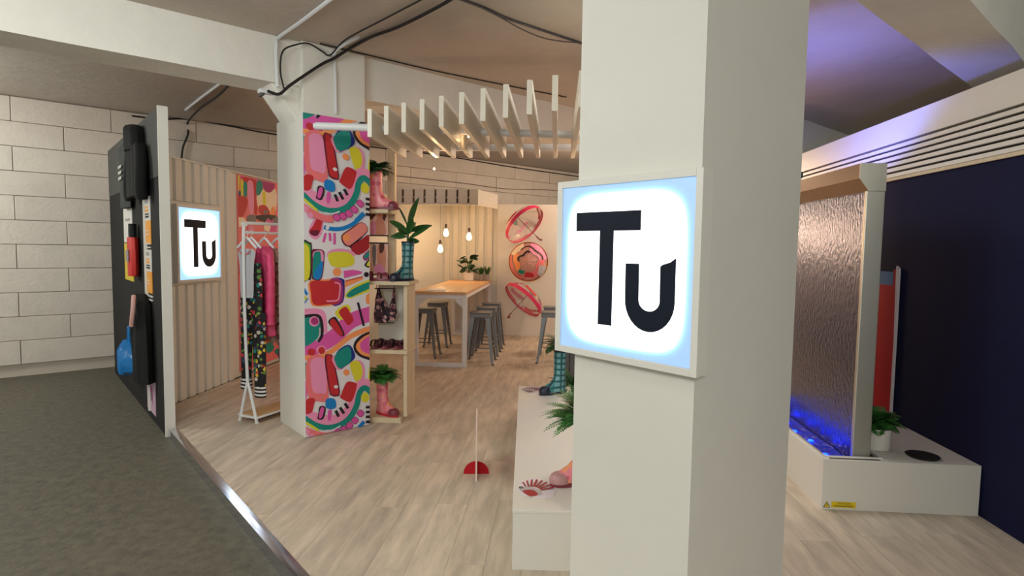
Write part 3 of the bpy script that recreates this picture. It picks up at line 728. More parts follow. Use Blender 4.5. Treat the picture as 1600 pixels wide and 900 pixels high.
# ================================================================== DISPLAY SHELF UNIT
su = thing('shelf_unit', 'pale pine open display shelving beside the patterned column', 'shelving', (-1.55, 5.36, 0))
MB().box((-.22, 0, 0), (.105, .37, .05)).build('base_board', M_pine, su, bevel=.003)
MB().box((-.22, 0, .665), (.165, .37, .70)).build('shelf', M_pine, su, bevel=.003)
MB().box((-.22, 0, 1.315), (.185, .37, 1.35)).build('shelf', M_pine, su, bevel=.003)
MB().box((.115, .06, .05), (.15, .37, .665)).build('side_board', M_pine, su, bevel=.003)
MB().box((.115, .06, .70), (.15, .37, 1.315)).build('side_board', M_pine, su, bevel=.003)
MB().box((-.22, .35, .70), (.115, .365, 1.315)).build('back_panel', M_white, su)
MB().box((-.11, .29, 1.35), (-.035, .35, 2.62)).build('post', M_pine, su, bevel=.003)
MB().box((-.22, 0, 1.985), (-.02, .29, 2.02)).build('shelf', M_pine, su, bevel=.003)
# photo prints hung inside
def photo(px0, py0, px1, py1, label, seed):
    a = hit(px0, py1, (0, 5.56, 0), (0, 1, 0)); b = hit(px1, py0, (0, 5.56, 0), (0, 1, 0))
    t = thing('photo_print', label, 'photo', (a.x, 5.56, a.z), 0, 'photo prints on the shelving')
    w_, h = b.x-a.x, b.z-a.z
    MB().box((0, 0, 0), (w_, .006, h)).build('sheet', mat('photo_pink', (240, 196, 180), .4), t)
    MB().box((-.006, -.006, h), (w_+.006, .012, h+.012)).build('hanging_strip', M_black, t); MB().box((-.006, -.006, -.012), (w_+.006, .012, 0)).build('hanging_strip', M_black, t)
    f = lambda u, v: (u*w_, v*h)
    if seed == 1:
        s = [('hair', smooth_poly([(.02, .98), (.0, .55), (.2, .6), (.35, .95), (.8, .97), (.85, .5), (.6, .6), (.4, .98)])), ('skin', smooth_poly([(.35, .95), (.65, .95), (.75, .6), (.9, .05), (.3, .03), (.2, .3), (.4, .6)])), ('hair', smooth_poly([(.55, .98), (.85, .98), (.9, .6), (.7, .55), (.75, .8)])), ('pink', smooth_poly([(.05, .4), (.3, .45), (.3, .03), (.05, .03)]))]
    else:
        s = [('skin', smooth_poly([(.5, .98), (.8, .95), (.9, .5), (.8, .1), (.5, .3), (.4, .7)])), ('hair', smooth_poly([(.55, .98), (.8, .99), (.75, .75), (.55, .7)])), ('grey', smooth_poly([(.15, .9), (.35, .9), (.3, .3), (.2, .3)])), ('pink', smooth_poly([(.3, .3), (.7, .3), (.8, .03), (.3, .03)]))]
    print_mesh(s, f, (0, 0, 0), (1, 0, 0), (0, 0, 1), (0, -1, 0), parent=t)
photo(578, 322, 606, 367, 'upper pink portrait print hung on the shelving', 1)
photo(578, 381, 606, 428, 'lower pink portrait print hung on the shelving', 2)

def tartan():
    m = bpy.data.materials.new('tartan'); m.use_nodes = True; N = m.node_tree.nodes; L = m.node_tree.links; b = N['Principled BSDF']; b.inputs['Roughness'].default_value = .35
    tc = N.new('ShaderNodeTexCoord'); sp = N.new('ShaderNodeSeparateXYZ'); L.new(tc.outputs['Object'], sp.inputs[0])
    def M(op, a, c):
        n = N.new('ShaderNodeMath'); n.operation = op
        for i, k in enumerate((a, c)):
            if isinstance(k, (int, float)): n.inputs[i].default_value = k
            else: L.new(k, n.inputs[i])
        return n.outputs[0]
    at = N.new('ShaderNodeMath'); at.operation = 'ARCTAN2'; L.new(sp.outputs['Y'], at.inputs[0]); L.new(sp.outputs['X'], at.inputs[1])
    ang = M('MULTIPLY', at.outputs[0], .0565)
    def band(v, per, lo, hi):
        f = M('FRACT', M('ADD', M('DIVIDE', v, per), 20.0), 0); return M('MULTIPLY', M('GREATER_THAN', f, lo), M('LESS_THAN', f, hi))
    vz = sp.outputs['Z']
    g = M('MAXIMUM', band(ang, .0592, .0, .46), band(vz, .055, .0, .46)); k = M('MAXIMUM', band(ang, .0592, .16, .27), band(vz, .055, .16, .27))
    def mix(f, a, c):
        n = N.new('ShaderNodeMix'); n.data_type = 'RGBA'; L.new(f, n.inputs['Factor'])
        for key, q_ in (('A', a), ('B', c)):
            if isinstance(q_, tuple): n.inputs[key].default_value = lin(q_)
            else: L.new(q_, n.inputs[key])
        return n.outputs['Result']
    c1_ = mix(g, (120, 168, 176), (58, 128, 130)); c2_ = mix(k, c1_, (14, 26, 40)); L.new(c2_, b.inputs['Base Color'])
    return m
M_tart = tartan()
M_pinkb = multi_mat('pink_boot_print', (236, 140, 150), [(236, 140, 150), (240, 120, 130), (236, 140, 150), (244, 160, 110), (226, 90, 130), (240, 150, 160), (206, 96, 116), (236, 140, 150)], 26, .6, .35)
def boot(label, loc, rot, m, rim, sole, h=.37, strap=False):
    t = thing('rain_boot', label, 'boot', loc, rot)
    lv = [(.018, .068, .142, .046), (.03, .068, .145, .049), (.055, .064, .135, .049), (.08, .048, .112, .047), (.105, .024, .085, .045), (.135, .006, .066, .045), (.18, 0, .058, .047), (.26, -.002, .058, .053), (h, -.004, .062, .06)]
    rings = [[(cx+rx*math.cos(a), ry*math.sin(a)*(1 if math.cos(a) < .3 else 1.06), z) for a in [2*math.pi*i/24 for i in range(24)]] for z, cx, rx, ry in lv]
    rings += [[(-.004+.056*math.cos(a), .054*math.sin(a), h) for a in [2*math.pi*i/24 for i in range(24)]], [(-.004+.052*math.cos(a), .05*math.sin(a), h-.06) for a in [2*math.pi*i/24 for i in range(24)]]]
    MB().loft(rings).build('upper', m, t, True)
    MB().loft([[(.068+.15*math.cos(a), .05*math.sin(a), z) for a in [2*math.pi*i/24 for i in range(24)]] for z in (0, .024)]).build('sole', sole, t, True)
    MB().loft([[(-.004+rr*math.cos(a), rr*.97*math.sin(a), z) for a in [2*math.pi*i/24 for i in range(24)]] for rr, z in ((.063, h-.012), (.066, h-.01), (.066, h+.004), (.063, h+.006), (.054, h+.004), (.054, h-.012))]).build('collar', rim, t, True)
    MB().loft([[(.155+.063*math.cos(a)*s, .052*math.sin(a)*s, z) for a in [2*math.pi*i/20 for i in range(20)]] for s, z in ((1, .022), (1.0, .045), (.85, .066), (.5, .078))]).build('toe_cap', rim, t, True)
    if strap: MB().box((-.02, -.073, h-.06), (.02, -.06, h-.02)).build('buckle', M_black, t, bevel=.003); MB().box((-.012, -.08, h-.12), (.02, -.066, h-.075)).build('hang_tag', M_wc, t)
    return t
def fern(label, loc, n, ln_, up, rnd, m=M_fern, name='fern', droop=1.0, wl_=.05):
    mb = MB(); rr = random.Random(rnd)
    for i in range(n):
        a = 2*math.pi*i/n+rr.uniform(-.2, .2); L_ = ln_*rr.uniform(.65, 1.05); el = rr.uniform(.25, 1.3)*up
        pts = []; p = Vector((0, 0, 0)); e = el
        for k in range(9):
            pts.append(p.copy()); d = Vector((math.cos(a)*math.cos(e), math.sin(a)*math.cos(e), math.sin(e))); p += d*L_/8; e -= .17*droop*rr.uniform(.7, 1.2)
        sd = Vector((-math.sin(a), math.cos(a), 0))
        for k in range(8):
            mb.add([pts[k]-sd*.002, pts[k]+sd*.002, pts[k+1]+sd*.0015, pts[k+1]-sd*.0015], [(0, 1, 2, 3)])
        for k in range(1, 17):
            f = k/17; j = min(int(f*8), 7); q_ = pts[j].lerp(pts[j+1], f*8-j); t_ = (pts[j+1]-pts[j]).normalized(); wv = wl_*(math.sin(math.pi*min(1, f*.9+.12))**.7)*rr.uniform(.8, 1.1)
            upv = sd.cross(t_)
            for s in (-1, 1):
                tip = q_+sd*s*wv+t_*wv*.55-upv*.1*wv; mid = q_+sd*s*wv*.45+t_*(wv*.1)
                mid2 = q_+sd*s*wv*.5+t_*(wv*.55)
                mb.add([q_, mid, tip, mid2], [(0, 1, 2, 3)])
    t = thing(name, label, 'plant', loc)
    mb.build('foliage', m, t)
    MB().lathe([(.05, -.03), (.05, -.002), (.01, .004)], seg=14).build('soil', mat('soil', (52, 40, 32), .9), t)
    return t
def lance_leaf(L_, W_, bend, m, parent, loc, az, el, roll=0):
    rings = []; k = 9; p = Vector((0, 0, 0)); e = el
    for i in range(k+1):
        f = i/k; w_ = W_*math.sin(math.pi*min(1, f*.93+.04))**.8*.5
        d = Vector((math.cos(az)*math.cos(e), math.sin(az)*math.cos(e), math.sin(e))); sd = Vector((-math.sin(az), math.cos(az), 0)); n_ = sd.cross(d)
        sd, n_ = sd*math.cos(roll)+n_*math.sin(roll), n_*math.cos(roll)-sd*math.sin(roll)
        rings.append([p-sd*w_-n_*w_*.3*-1, p+n_*.0, p+sd*w_+n_*w_*.3, p+n_*-.0015]); p = p+d*L_/k; e -= bend/k
    MB().loft(rings).build('leaf', m, parent, True, loc=loc)

# tartan boot with a broad-leaved plant on the tall shelf
SB = Vector((-1.475, 5.52, 1.35))
bp1 = hit(645, 433, (0, 5.5, 0), (0, 1, 0))
boot('green tartan rain boot standing on the pine shelf', (-1.425, 5.53, 1.35), R(238), M_tart, mat('navy_rubber', (28, 36, 54), .3), mat('navy_rubber', (28, 36, 54), .3), .37)
pl_ = thing('dracaena', 'broad-leaved green plant growing from the shelf tartan boot', 'plant', (-1.42, 5.53, 1.72))
MB().tube([(0, 0, -.06), (-.005, 0, .03), (0, .005, .16)], [.012, .011, .008], 8).build('stem', mat('green_stem', (70, 92, 48), .6), pl_, True)
rr0 = random.Random(2)
for az, el, L_, z0 in ((170, 75, .22, .14), (20, 85, .30, .12), (5, 28, .22, .10), (-8, 42, .24, .03), (175, 40, .2, .1), (190, 8, .16, .06), (150, 15, .15, .08), (-60, 50, .2, .08), (80, 45, .2, .08), (10, 5, .1, .02), (250, 30, .17, .06)):
    lance_leaf(L_*1.08, .075, .5, M_leaf, pl_, (0, 0, z0), R(az), R(el), R(rr0.choice((-1, 1))*rr0.uniform(35, 60)))
# pink boots with ferns
M_gum = mat('maroon_rubber', (128, 52, 66), .4)
boot('pink patterned rain boot high on the shelving', (-1.705, 5.44, 2.02), R(0), M_pinkb, M_gum, M_gum, .36)
fern('dark fern growing from the high pink boot', (-1.705, 5.44, 2.37), 60, .19, 1.0, 11, mat('dark_fern', (40, 84, 40), .5, var=.3, vscale=18))
boot('pink patterned rain boot on the shelving base', (-1.665, 5.50, .05), R(-32), M_pinkb, M_gum, mat('red_sole', (190, 44, 56), .5), .37)
fern('bright fern growing from the shelving base boot', (-1.665, 5.50, 0.405), 70, .21, .9, 12)
# shoe on the tall shelf and two sandals on the middle shelf
def shoe(label, loc, rot, m):
    t = thing('sandal', label, 'shoe', loc, rot, 'patterned sandals on the shelving')
    lo = lambda z, s: [((.125*math.cos(a))*s, (.042-.006*math.cos(a))*math.sin(a)*s, z) for a in [2*math.pi*i/20 for i in range(20)]]
    MB().loft([lo(0, 1), lo(.02, 1), lo(.026, .96)]).build('sole', M_gum, t, True)
    for x_, w_, h in ((.055, .05, .05), (-.005, .035, .058), (-.085, .03, .07)):
        MB().loft([[(x_-w_/2, .042*math.cos(a), .02+h*math.sin(a)) for a in [math.pi*i/10 for i in range(11)]], [(x_+w_/2, .042*math.cos(a), .02+h*math.sin(a)) for a in [math.pi*i/10 for i in range(11)]], [(x_+w_/2, .038*math.cos(a), .02+(h-.008)*math.sin(a)) for a in [math.pi*i/10 for i in range(11)]], [(x_-w_/2, .038*math.cos(a), .02+(h-.008)*math.sin(a)) for a in [math.pi*i/10 for i in range(11)]]], cap=False, closed=False).build('strap', m, t, True)
    MB().ball((.05, 0, .068), .022, 1.2, 1.3, .6).build('bow', m, t, True)
M_shoe = multi_mat('sandal_print', (70, 34, 46), [(110, 50, 66), (50, 26, 36), (150, 80, 90), (40, 26, 40), (90, 60, 50), (60, 30, 44)], 40, .6, .5)
shoe('dark red sandal on the tall shelf beside the column', (-1.67, 5.44, 1.35), R(5), M_gum)
shoe('patterned sandal at the right end of the middle shelf', (-1.475, 5.50, .70), R(72), M_shoe)
shoe('patterned sandal in the middle of the middle shelf', (-1.595, 5.50, .70), R(75), M_shoe)
shoe('patterned sandal close to the column on the middle shelf', (-1.705, 5.51, .70), R(80), M_shoe)
# swimwear on a black hanger
t = thing('swimwear_hanger', 'dark patterned swimwear hung on a black bar hanger', 'swimwear', (-1.625, 5.52, 1.315))
MB().tube([(-.12, 0, -.045), (.085, 0, -.045)], .006, 6).build('top_bar', M_black, t); MB().tube([(-.12, 0, -.375), (.07, 0, -.375)], .006, 6).build('bottom_bar', M_black, t)
for x_ in (-.1, .07): MB().tube([(x_, 0, 0), (x_, 0, -.045)], .003, 6).build('hook', M_black, t)
M_swim = multi_mat('swim_print', (58, 36, 48), [(150, 90, 96), (40, 28, 40), (90, 40, 56), (190, 150, 150), (30, 24, 36)], 30, .6, .7)
garment_mesh([(-.37, -.13, .01), (-.28, -.13, .04), (-.22, -.12, .0), (-.16, -.12, -.02), (-.12, -.11, -.05), (-.08, -.1, -.06), (-.045, -.1, -.07)], .028, 3, .008).build('swimsuit', M_swim, t, True)
garment_mesh([(-.35, .02, .08), (-.28, .01, .1), (-.22, .02, .09), (-.15, .045, .085), (-.045, .06, .08)], .022, 3, .006).build('swimsuit', M_swim, t, True)

# ================================================================== BAR TABLE, STOOLS, PLANTS, PENDANTS
TX0, TX1, TY0, TY1, TZ = -1.98, -1.23, 7.98, 11.1, 1.06
tb = thing('bar_table', 'long high wooden bar table on a white metal frame', 'table', ((TX0+TX1)/2, TY0, 0))
W2 = (TX1-TX0)/2; LT = TY1-TY0
for k in range(4):
    a = -W2+2*W2*k/4
    MB().box((a+.001, 0, TZ-.04), (a+2*W2/4-.001, LT, TZ)).build('top_board', M_table, tb, bevel=.002)
for yy in (.03, LT-.09):
    for sx in (-1, 1):
        x_ = sx*(W2-.03); lg = MB().box((x_-.03, yy, 0), (x_+.03, yy+.06, TZ-.04)).build('leg', M_whmet, tb, bevel=.003)
        MB().slab([(0, 0), (-sx*.13, 0), (0, -.13)], (x_-sx*.03, yy+.02, TZ-.10), (1, 0, 0), (0, 0, 1), (0, 1, 0), 0, .01).build('gusset', M_whmet, lg)
    MB().box((-W2+.06, yy, 0), (W2-.06, yy+.06, .055)).build('foot_bar', M_whmet, tb, bevel=.003)
    MB().box((-W2+.06, yy, TZ-.1), (W2-.06, yy+.06, TZ-.04)).build('apron_bar', M_whmet, tb, bevel=.003)
for sx in (-1, 1): MB().box((sx*(W2-.03)-.02, .09, TZ-.09), (sx*(W2-.03)+.02, LT-.09, TZ-.04)).build('apron_bar', M_whmet, tb)
def stool():
    t = thing('bar_stool', '', 'stool', group='gunmetal bar stools')
    h = .745
    MB().prism(smooth_poly([(-.15, -.15), (0, -.157), (.15, -.15), (.157, 0), (.15, .15), (0, .157), (-.15, .15), (-.157, 0)], 2), h-.012, h).build('seat', M_gun, t, bevel=.004)
    MB().prism([(-.148, -.148), (.148, -.148), (.148, .148), (-.148, .148)], h-.075, h-.012).build('skirt', M_gun, t, bevel=.01)
    for sx in (-1, 1):
        for sy in (-1, 1):
            top = Vector((sx*.132, sy*.132, h-.02)); bot = Vector((sx*.205, sy*.205, 0))
            rings = []
            for p, w_ in ((bot, .013), (bot.lerp(top, .5), .021), (top, .032)):
                rings.append([(p.x-sx*w_*2, p.y+sy*.004, p.z), (p.x+sx*.004, p.y+sy*.004, p.z), (p.x+sx*.004, p.y-sy*w_*2, p.z), (p.x-sx*w_*.6, p.y-sy*w_*2, p.z), (p.x-sx*w_*.6, p.y-sy*w_*.6, p.z), (p.x-sx*w_*2, p.y-sy*w_*.6, p.z)])
            lg = MB().loft(rings).build('leg', M_gun, t)
            MB().box((bot.x-.014, bot.y-.014, 0), (bot.x+.014, bot.y+.014, .014)).build('rubber_foot', M_black, lg)
    for z, r_ in ((.24, .178), (.31, .171)):
        for a in range(4):
            ca, sa = math.cos(a*math.pi/2), math.sin(a*math.pi/2)
            if z > .3 and a % 2: continue
            p0 = Vector((r_, -r_, z)); p1 = Vector((r_, r_, z)); f = lambda p: (p.x*ca-p.y*sa, p.x*sa+p.y*ca, p.z)
            MB().tube([f(p0), f(p1)], .008, 6).build('rung', M_gun, t, True)
    return t
st = stool()
SP = [((-1.08, 8.42), 'nearest gunmetal bar stool right of the bar table'), ((-1.08, 9.12), 'middle gunmetal bar stool right of the bar table'), ((-1.08, 9.82), 'farthest gunmetal bar stool right of the bar table'),
      ((-1.99, 8.8), 'nearest gunmetal bar stool seen through the table frame'), ((-1.99, 9.75), 'farther gunmetal bar stool seen through the table frame'),
      ((-.06, 8.66), 'gunmetal bar stool beside the foreground sign'), ((-.04, 9.4), 'gunmetal bar stool half hidden behind the one beside the sign')]
for i, ((x_, y_), lb) in enumerate(SP):
    if i == 0: st.location = (x_, y_, 0); st['label'] = lb
    else: dup(st, (x_, y_, 0), 0, lb)
o = MB().box((-.13, -.15, 0), (.13, .15, .012)).build('paper_stack', mat('paper', (228, 230, 238), .6), None, loc=(-1.70, 8.22, TZ), rot=R(3), bevel=.002)
tag(o, 'small stack of white paper on the bar table corner', 'paper')
# plants on the far end of the table
pt_ = thing('potted_plant', 'leafy green plant in a white pot on the bar table', 'plant', (-1.62, 10.75, TZ))
MB().lathe([(.06, 0), (.085, .005), (.092, .15), (.086, .15), (.08, .13), (.01, .125)], seg=24).build('pot', M_pottery, pt_, True)
rr = random.Random(4)
for k in range(22):
    az = rr.uniform(0, 6.28); el = rr.uniform(.1, 1.2); L_ = rr.uniform(.13, .19)
    q_ = Vector((math.cos(az)*rr.uniform(.02, .14), math.sin(az)*rr.uniform(.02, .12), .15+rr.uniform(.03, .3)))
    MB().tube([(0, 0, .12), tuple(q_*.5+Vector((0, 0, .08))), tuple(q_)], .003, 5).build('stem', mat('green_stem', (70, 92, 48)), pt_)
    lance_leaf(L_, .11, .8, mat('deep_leaf', (34, 68, 40), .5, var=.2), pt_, tuple(q_), az, el-.4, rr.uniform(-.9, .9))
for k, (x_, lb) in enumerate(((-1.40, 'small grassy plant in a grey pot beside the white pot'), (-1.29, 'small grassy plant in a grey pot at the table corner'))):
    s_ = thing('grass_pot', lb, 'plant', (x_, 10.85, TZ), 0, 'small grassy table plants')
    MB().lathe([(.035, 0), (.045, .004), (.052, .12), (.047, .12), (.04, .1), (.005, .1)], seg=18).build('pot', mat('grey_pot', (160, 150, 146), .4), s_, True)
    mb = MB()
    for j in range(46):
        az = rr.uniform(0, 6.28); b0 = Vector((math.cos(az)*.02, math.sin(az)*.02, .1)); tp = b0+Vector((math.cos(az)*rr.uniform(.01, .09), math.sin(az)*rr.uniform(.01, .09), rr.uniform(.1, .19))); sd = Vector((-math.sin(az), math.cos(az), 0))*.006
        md = b0.lerp(tp, .55)+Vector((0, 0, .02)); mb.add([b0-sd, b0+sd, md+sd, tp, md-sd], [(0, 1, 2, 3, 4)])
    mb.build('grass_blades', M_leaf, s_)
# pendants
M_bulb = mat('bulb_glow', (255, 226, 170), .3, emit=(255, 206, 130), estr=16)
M_cap = mat('bronze_cap', (44, 34, 30), .4)
for (px, py, lb) in ((697, 363, 'pendant bulb hanging highest on the left over the bar table'), (733, 369, 'pendant bulb hanging rightmost over the bar table'), (688, 388, 'pendant bulb hanging lowest over the bar table')):
    yy = 10.35 if px != 688 else 10.2
    h = hit(px, py, (0, yy, 0), (0, 1, 0))
    t = thing('pendant_bulb', lb, 'lamp', h, 0, 'pendant bulbs over the bar table')
    MB().lathe([(.004, -.075), (.03, -.065), (.044, -.04), (.046, -.015), (.036, .02), (.022, .05), (.018, .065)], seg=16).build('bulb', M_bulb, t, True)
    lh = MB().lathe([(.02, .062), (.023, .066), (.023, .13), (.016, .145), (.004, .15)], seg=14).build('lamp_holder', M_cap, t, True)
    MB().tube([(0, 0, .148), (0, 0, 2.52-h.z)], .0018, 6).build('flex', M_cable, lh)
    pt2 = point('pendant_light', h+Vector((0, -.09, -.02)), 3.0, (1, .66, .36), .045)

# ================================================================== UMBRELLAS
M_clear = mat('clear_vinyl', (236, 206, 200), .12, alpha=.28); M_rim = mat('pink_rim', (214, 46, 96), .5)
def umbrella(label, ctr, axis, rad, depth, prints, rimm, seed, handle=True):
    """axis points from the canopy top towards the handle"""
    t = thing('umbrella', label, 'umbrella', ctr, 0, 'open umbrellas on the rear wall')
    ax = Vector(axis).normalized(); q_ = ax.to_track_quat('Z', 'Y'); t.rotation_mode = 'QUATERNION'; t.rotation_quaternion = q_
    # local +z = handle direction, rim circle at z=0, dome towards -z
    K = 8; seg = 32; sag = lambda a: 1-.035*abs(math.sin(K*a/2))**.5*0
    def ring(f): return [(rad*math.sin(f*math.pi/2)*math.cos(2*math.pi*k/seg), rad*math.sin(f*math.pi/2)*math.sin(2*math.pi*k/seg), -depth*math.cos(f*math.pi/2)) for k in range(seg)]
    MB().loft([ring(max(f, .02)) for f in (0, .2, .4, .6, .8, 1)], cap=False).build('canopy', M_clear, t, True)
    MB().loft([[(x*s, y*s, z+dz) for x, y, z in ring(1)] for s, dz in ((1.012, .01), (1.02, -.06), (1.005, -.06), (.995, 0), (1.012, 0))], cap=False).build('rim_band', rimm, t, True)
    for k in range(K):
        a = 2*math.pi*k/K; MB().tube([(rad*math.sin(f*math.pi/2)*math.cos(a)*.985, rad*math.sin(f*math.pi/2)*math.sin(a)*.985, -depth*.985*math.cos(f*math.pi/2)) for f in (.02, .25, .5, .75, 1)], .0035, 5).build('rib', mat('rib_metal', (196, 190, 186), .3, metal=.8), t)
    rr = random.Random(seed)
    for i_, (c, f0, f1, a0, a1) in enumerate(prints):
        k_ = 1.006+.004*i_
        P_ = lambda f, a: (k_*rad*math.sin(f*math.pi/2)*math.cos(a), k_*rad*math.sin(f*math.pi/2)*math.sin(a), -k_*depth*math.cos(f*math.pi/2))
        n = max(3, int((a1-a0)/.2)); MB().loft([[P_(f0+(f1-f0)*(.5-.5*math.cos(math.pi*j))+.05*math.sin(5*(a0+(a1-a0)*i/n)), a0+(a1-a0)*i/n) for i in range(n+1)] for j in (0, .5, 1)], cap=False, closed=False).build('print_patch', INKM[INKS.index(c)], t)
    if handle:
        sh_ = MB().tube([(0, 0, -depth), (0, 0, .33)], .006, 6).build('shaft', mat('dark_shaft', (90, 40, 48), .4), t)
        MB().tube(smooth_line([(0, 0, .32), (0, 0, .40), (.02, 0, .43), (.05, 0, .43), (.07, 0, .40)], 4), .013, 8).build('handle', M_gum, sh_, True)
    MB().tube([(0, 0, -depth), (0, 0, -depth-.05)], .005, 6).build('ferrule', M_gum, t)
    return t
yu = 10.75
c_ = hit(821, 352, (0, yu, 0), (0, 1, 0))
umbrella('top clear umbrella with a pink rim on the rear wall', c_, (.62, -.42, -.60), .40, .26, [('magenta', .5, .66, 1.2, 2.2), ('pink', .3, .45, 2.4, 3.4), ('red', .75, .84, .3, 1.3), ('magenta', .7, .8, 3.8, 4.6), ('pink', .5, .6, 5.2, 6.1), ('cream', .2, .6, 3.6, 4.3), ('teal', .1, .3, 4.5, 5.4), ('red', .62, .74, 2.6, 3.5)], M_rim, 1)
c_ = hit(826, 409, (0, yu+.1, 0), (0, 1, 0))
umbrella('middle round umbrella with a swirling orange and pink print', c_, (.05, 1, -.05), .36, .22, [('skin', .03, .97, 0, 6.3), ('salmon', .6, .93, -1.2, 1.0), ('pink', .35, .9, 1.7, 3.0), ('coral', .35, .6, 3.0, 4.4), ('orange', .3, .5, -.8, .6), ('cream', .5, .8, .4, 1.3), ('yellow', .9, 1.0, 3.3, 5.6), ('black', .48, .53, 1.0, 3.0), ('black', .25, .32, .0, 1.8), ('red', .4, .6, 4.3, 4.9), ('teal', .3, .45, 5.0, 5.5), ('lgrey', .45, .8, 3.4, 4.0)], mat('amber_rim', (230, 170, 90), .5), 2, False)
c_ = hit(816, 470, (0, yu, 0), (0, 1, 0))
umbrella('bottom clear umbrella with a pink rim on the rear wall', c_, (-.60, -.42, -.68), .40, .26, [('magenta', .5, .66, 1.2, 2.4), ('pink', .6, .75, 2.6, 3.6), ('red', .75, .84, 3.9, 4.9), ('magenta', .75, .85, 5.3, 6.0), ('pink', .3, .45, 1.0, 2.0), ('coral', .3, .6, 5.0, 5.9), ('teal', .1, .3, 3.5, 4.4), ('red', .55, .7, .1, .9)], M_rim, 3)

# ================================================================== PERGOLA
pg = thing('pergola', 'slatted pale timber pergola overhead between the columns', 'pergola', (-.65, 4.9, 2.5))
x_ = -1.43
while x_ < .75:
    yf = 4.4-.592*(x_+1.43); yb = 5.42
    MB().box((-.017, 0, 0), (.017, yb-yf, .21)).build('slat', M_birch, pg, loc=(x_+.65, yf-4.9, .0), bevel=.002)
    x_ += .1555
def prt(p): return (p[0]+.65, p[1]-4.9, p[2]-2.5)
MB().tube([prt((-1.95, 4.60, 2.625)), prt((-1.93, 4.603, 2.625)), prt((.75, 5.09, 2.625))], [.02, .03, .03], 12).build('rail', M_whmet, pg, True)
MB().box(prt((-1.5, 5.60, 2.60)), prt((.78, 5.64, 2.66))).build('rail', M_whmet, pg)
M_led = mat('led_glow', (255, 240, 210), .3, emit=(255, 226, 180), estr=8)
for (x_, y_, z_, pw, lb) in ((-1.2, 5.66, 2.43, 1.8, 'warm mini spotlight added under the pergola near the shelving to light the slats'), (-.74, 4.83, 2.585, .12, 'warm mini spotlight on the pergola front rail'), (.34, 5.3, 2.28, 2.2, 'unseen warm mini spotlight added behind the front column to light the slats')):  # first and last are added to warm the slat undersides
    t = thing('mini_spotlight', lb, 'lamp', (x_, y_, z_), 0, 'mini spotlights under the pergola')
    MB().tube([(0, 0, .006), (0, 0, max(.03, 2.6-z_))], .002, 6).build('stem', M_whmet, t)
    MB().lathe([(.003, -.008), (.008, -.006), (.009, .004), (.004, .012)], seg=12).build('lamp_body', M_led, t, True)
    point('mini_spot_light', (x_, y_, z_-.03), pw, (1, .58, .28), .015)

# ================================================================== PLINTH AND ITS DISPLAY
PRT = R(3.0)
pn = thing('display_plinth', 'long low white display plinth behind the foreground column', 'plinth', (-.201, 2.95, 0), PRT)
MB().box((0, 0, .0), (.5, 2.75, .305)).build('plinth_body', M_lam, pn)
MB().box((-.003, -.003, .305), (.503, 2.753, .321)).build('plinth_top', M_lam, pn, bevel=.002)
boot('green tartan rain boot on the far plinth end', (.05, 5.46, .321), R(212), M_tart, mat('navy_rubber', (28, 36, 54)), mat('navy_rubber', (28, 36, 54)), .41, True)
fern('dark fern growing from the plinth tartan boot', (.055, 5.46, .735), 60, .24, 1.1, 21, mat('dark_fern', (40, 84, 40), .5))
boot('pink patterned rain boot on the near plinth end', (.185, 3.36, .321), R(205), M_pinkb, mat('pink_grey_rubber', (186, 140, 140), .4), M_gum, .37)
fern('bright fern growing from the near pink boot', (.175, 3.36, .68), 150, .27, 1.15, 22, M_fern, wl_=.042, droop=.8)
def fish_card(label, loc, rot, sc, cols, sy=1.6):
    t = thing('paper_fan', label, 'paper fan', loc, rot, 'flat printed paper fans on the plinth')
    rim = [(-.11, -.01), (-.09, .05)]+[(.0+.125*math.cos(a), -.03+.12*math.sin(a)) for a in [R(140-8*i) for i in range(17)]]+[(.1, -.07), (.05, -.085), (-.04, -.07), (-.09, -.05)]
    MB().prism([(a*sc, b*sc*sy) for a, b in rim], 0, .003).build('card', mat('card_lilac', (232, 222, 230), .5), t)
    s = []
    for i in range(8):
        a = R(132-16*i); p0 = (-.02+.05*math.cos(a), -.035+.045*math.sin(a)); p1 = (.0+.115*math.cos(a), -.03+.11*math.sin(a))
        s.append((cols[0], stroke([p0, p1], .012))); s.append((cols[1], stroke([(p0[0]+.008, p0[1]-.004), (p1[0]+.004, p1[1]-.012)], .004)))
    s += [('lgrey', smooth_poly([(-.10, -.01), (-.05, .01), (.02, -.02), (.03, -.06), (-.05, -.06)])), (cols[0], smooth_poly([(-.08, -.03), (-.02, -.02), (.01, -.06), (-.04, -.075)])), ('black', disc(-.088, .0, .014, .010)), (cols[1], disc(-.088, .0, .006))]
    print_mesh(s, lambda a, b: (a*sc, b*sc*sy), (0, 0, .003), (1, 0, 0), (0, 1, 0), (0, 0, 1), parent=t, off=.0003)
fish_card('striped red and white paper fan on the near plinth end', (-.092, 3.235, .3212), R(4), .95, ('dred', 'grey'))
fish_card('striped grey paper fan on the far plinth end', (-.21, 5.54, .3212), R(6), .95, ('grey', 'purple'))
gp = thing('grey_stand', 'dark grey fluted stand behind the plinth', 'stand', (.27, 6.9, 0))
for k in range(5): MB().box((-.16+.064*k, -.16, 0), (-.10+.064*k, .16, 1.02)).build('upright', mat('dark_grey_board', (96, 92, 92), .6), gp, bevel=.006)
MB().box((-.17, -.17, 1.02), (.17, .17, 1.05)).build('top', mat('dark_grey_board', (96, 92, 92), .6), gp)
lp = thing('leafy_plant', 'dark plant between the far tartan boot and grey stand', 'plant', (.2, 6.2, 0))
MB().lathe([(.08, 0), (.1, .2), (.09, .2), (.02, .18)], seg=16).build('pot', M_black, lp, True)
for k in range(14): lance_leaf(.3, .06, .9, M_leaf, lp, (0, 0, .19), 2*math.pi*k/14, rr.uniform(.5, 1.3))
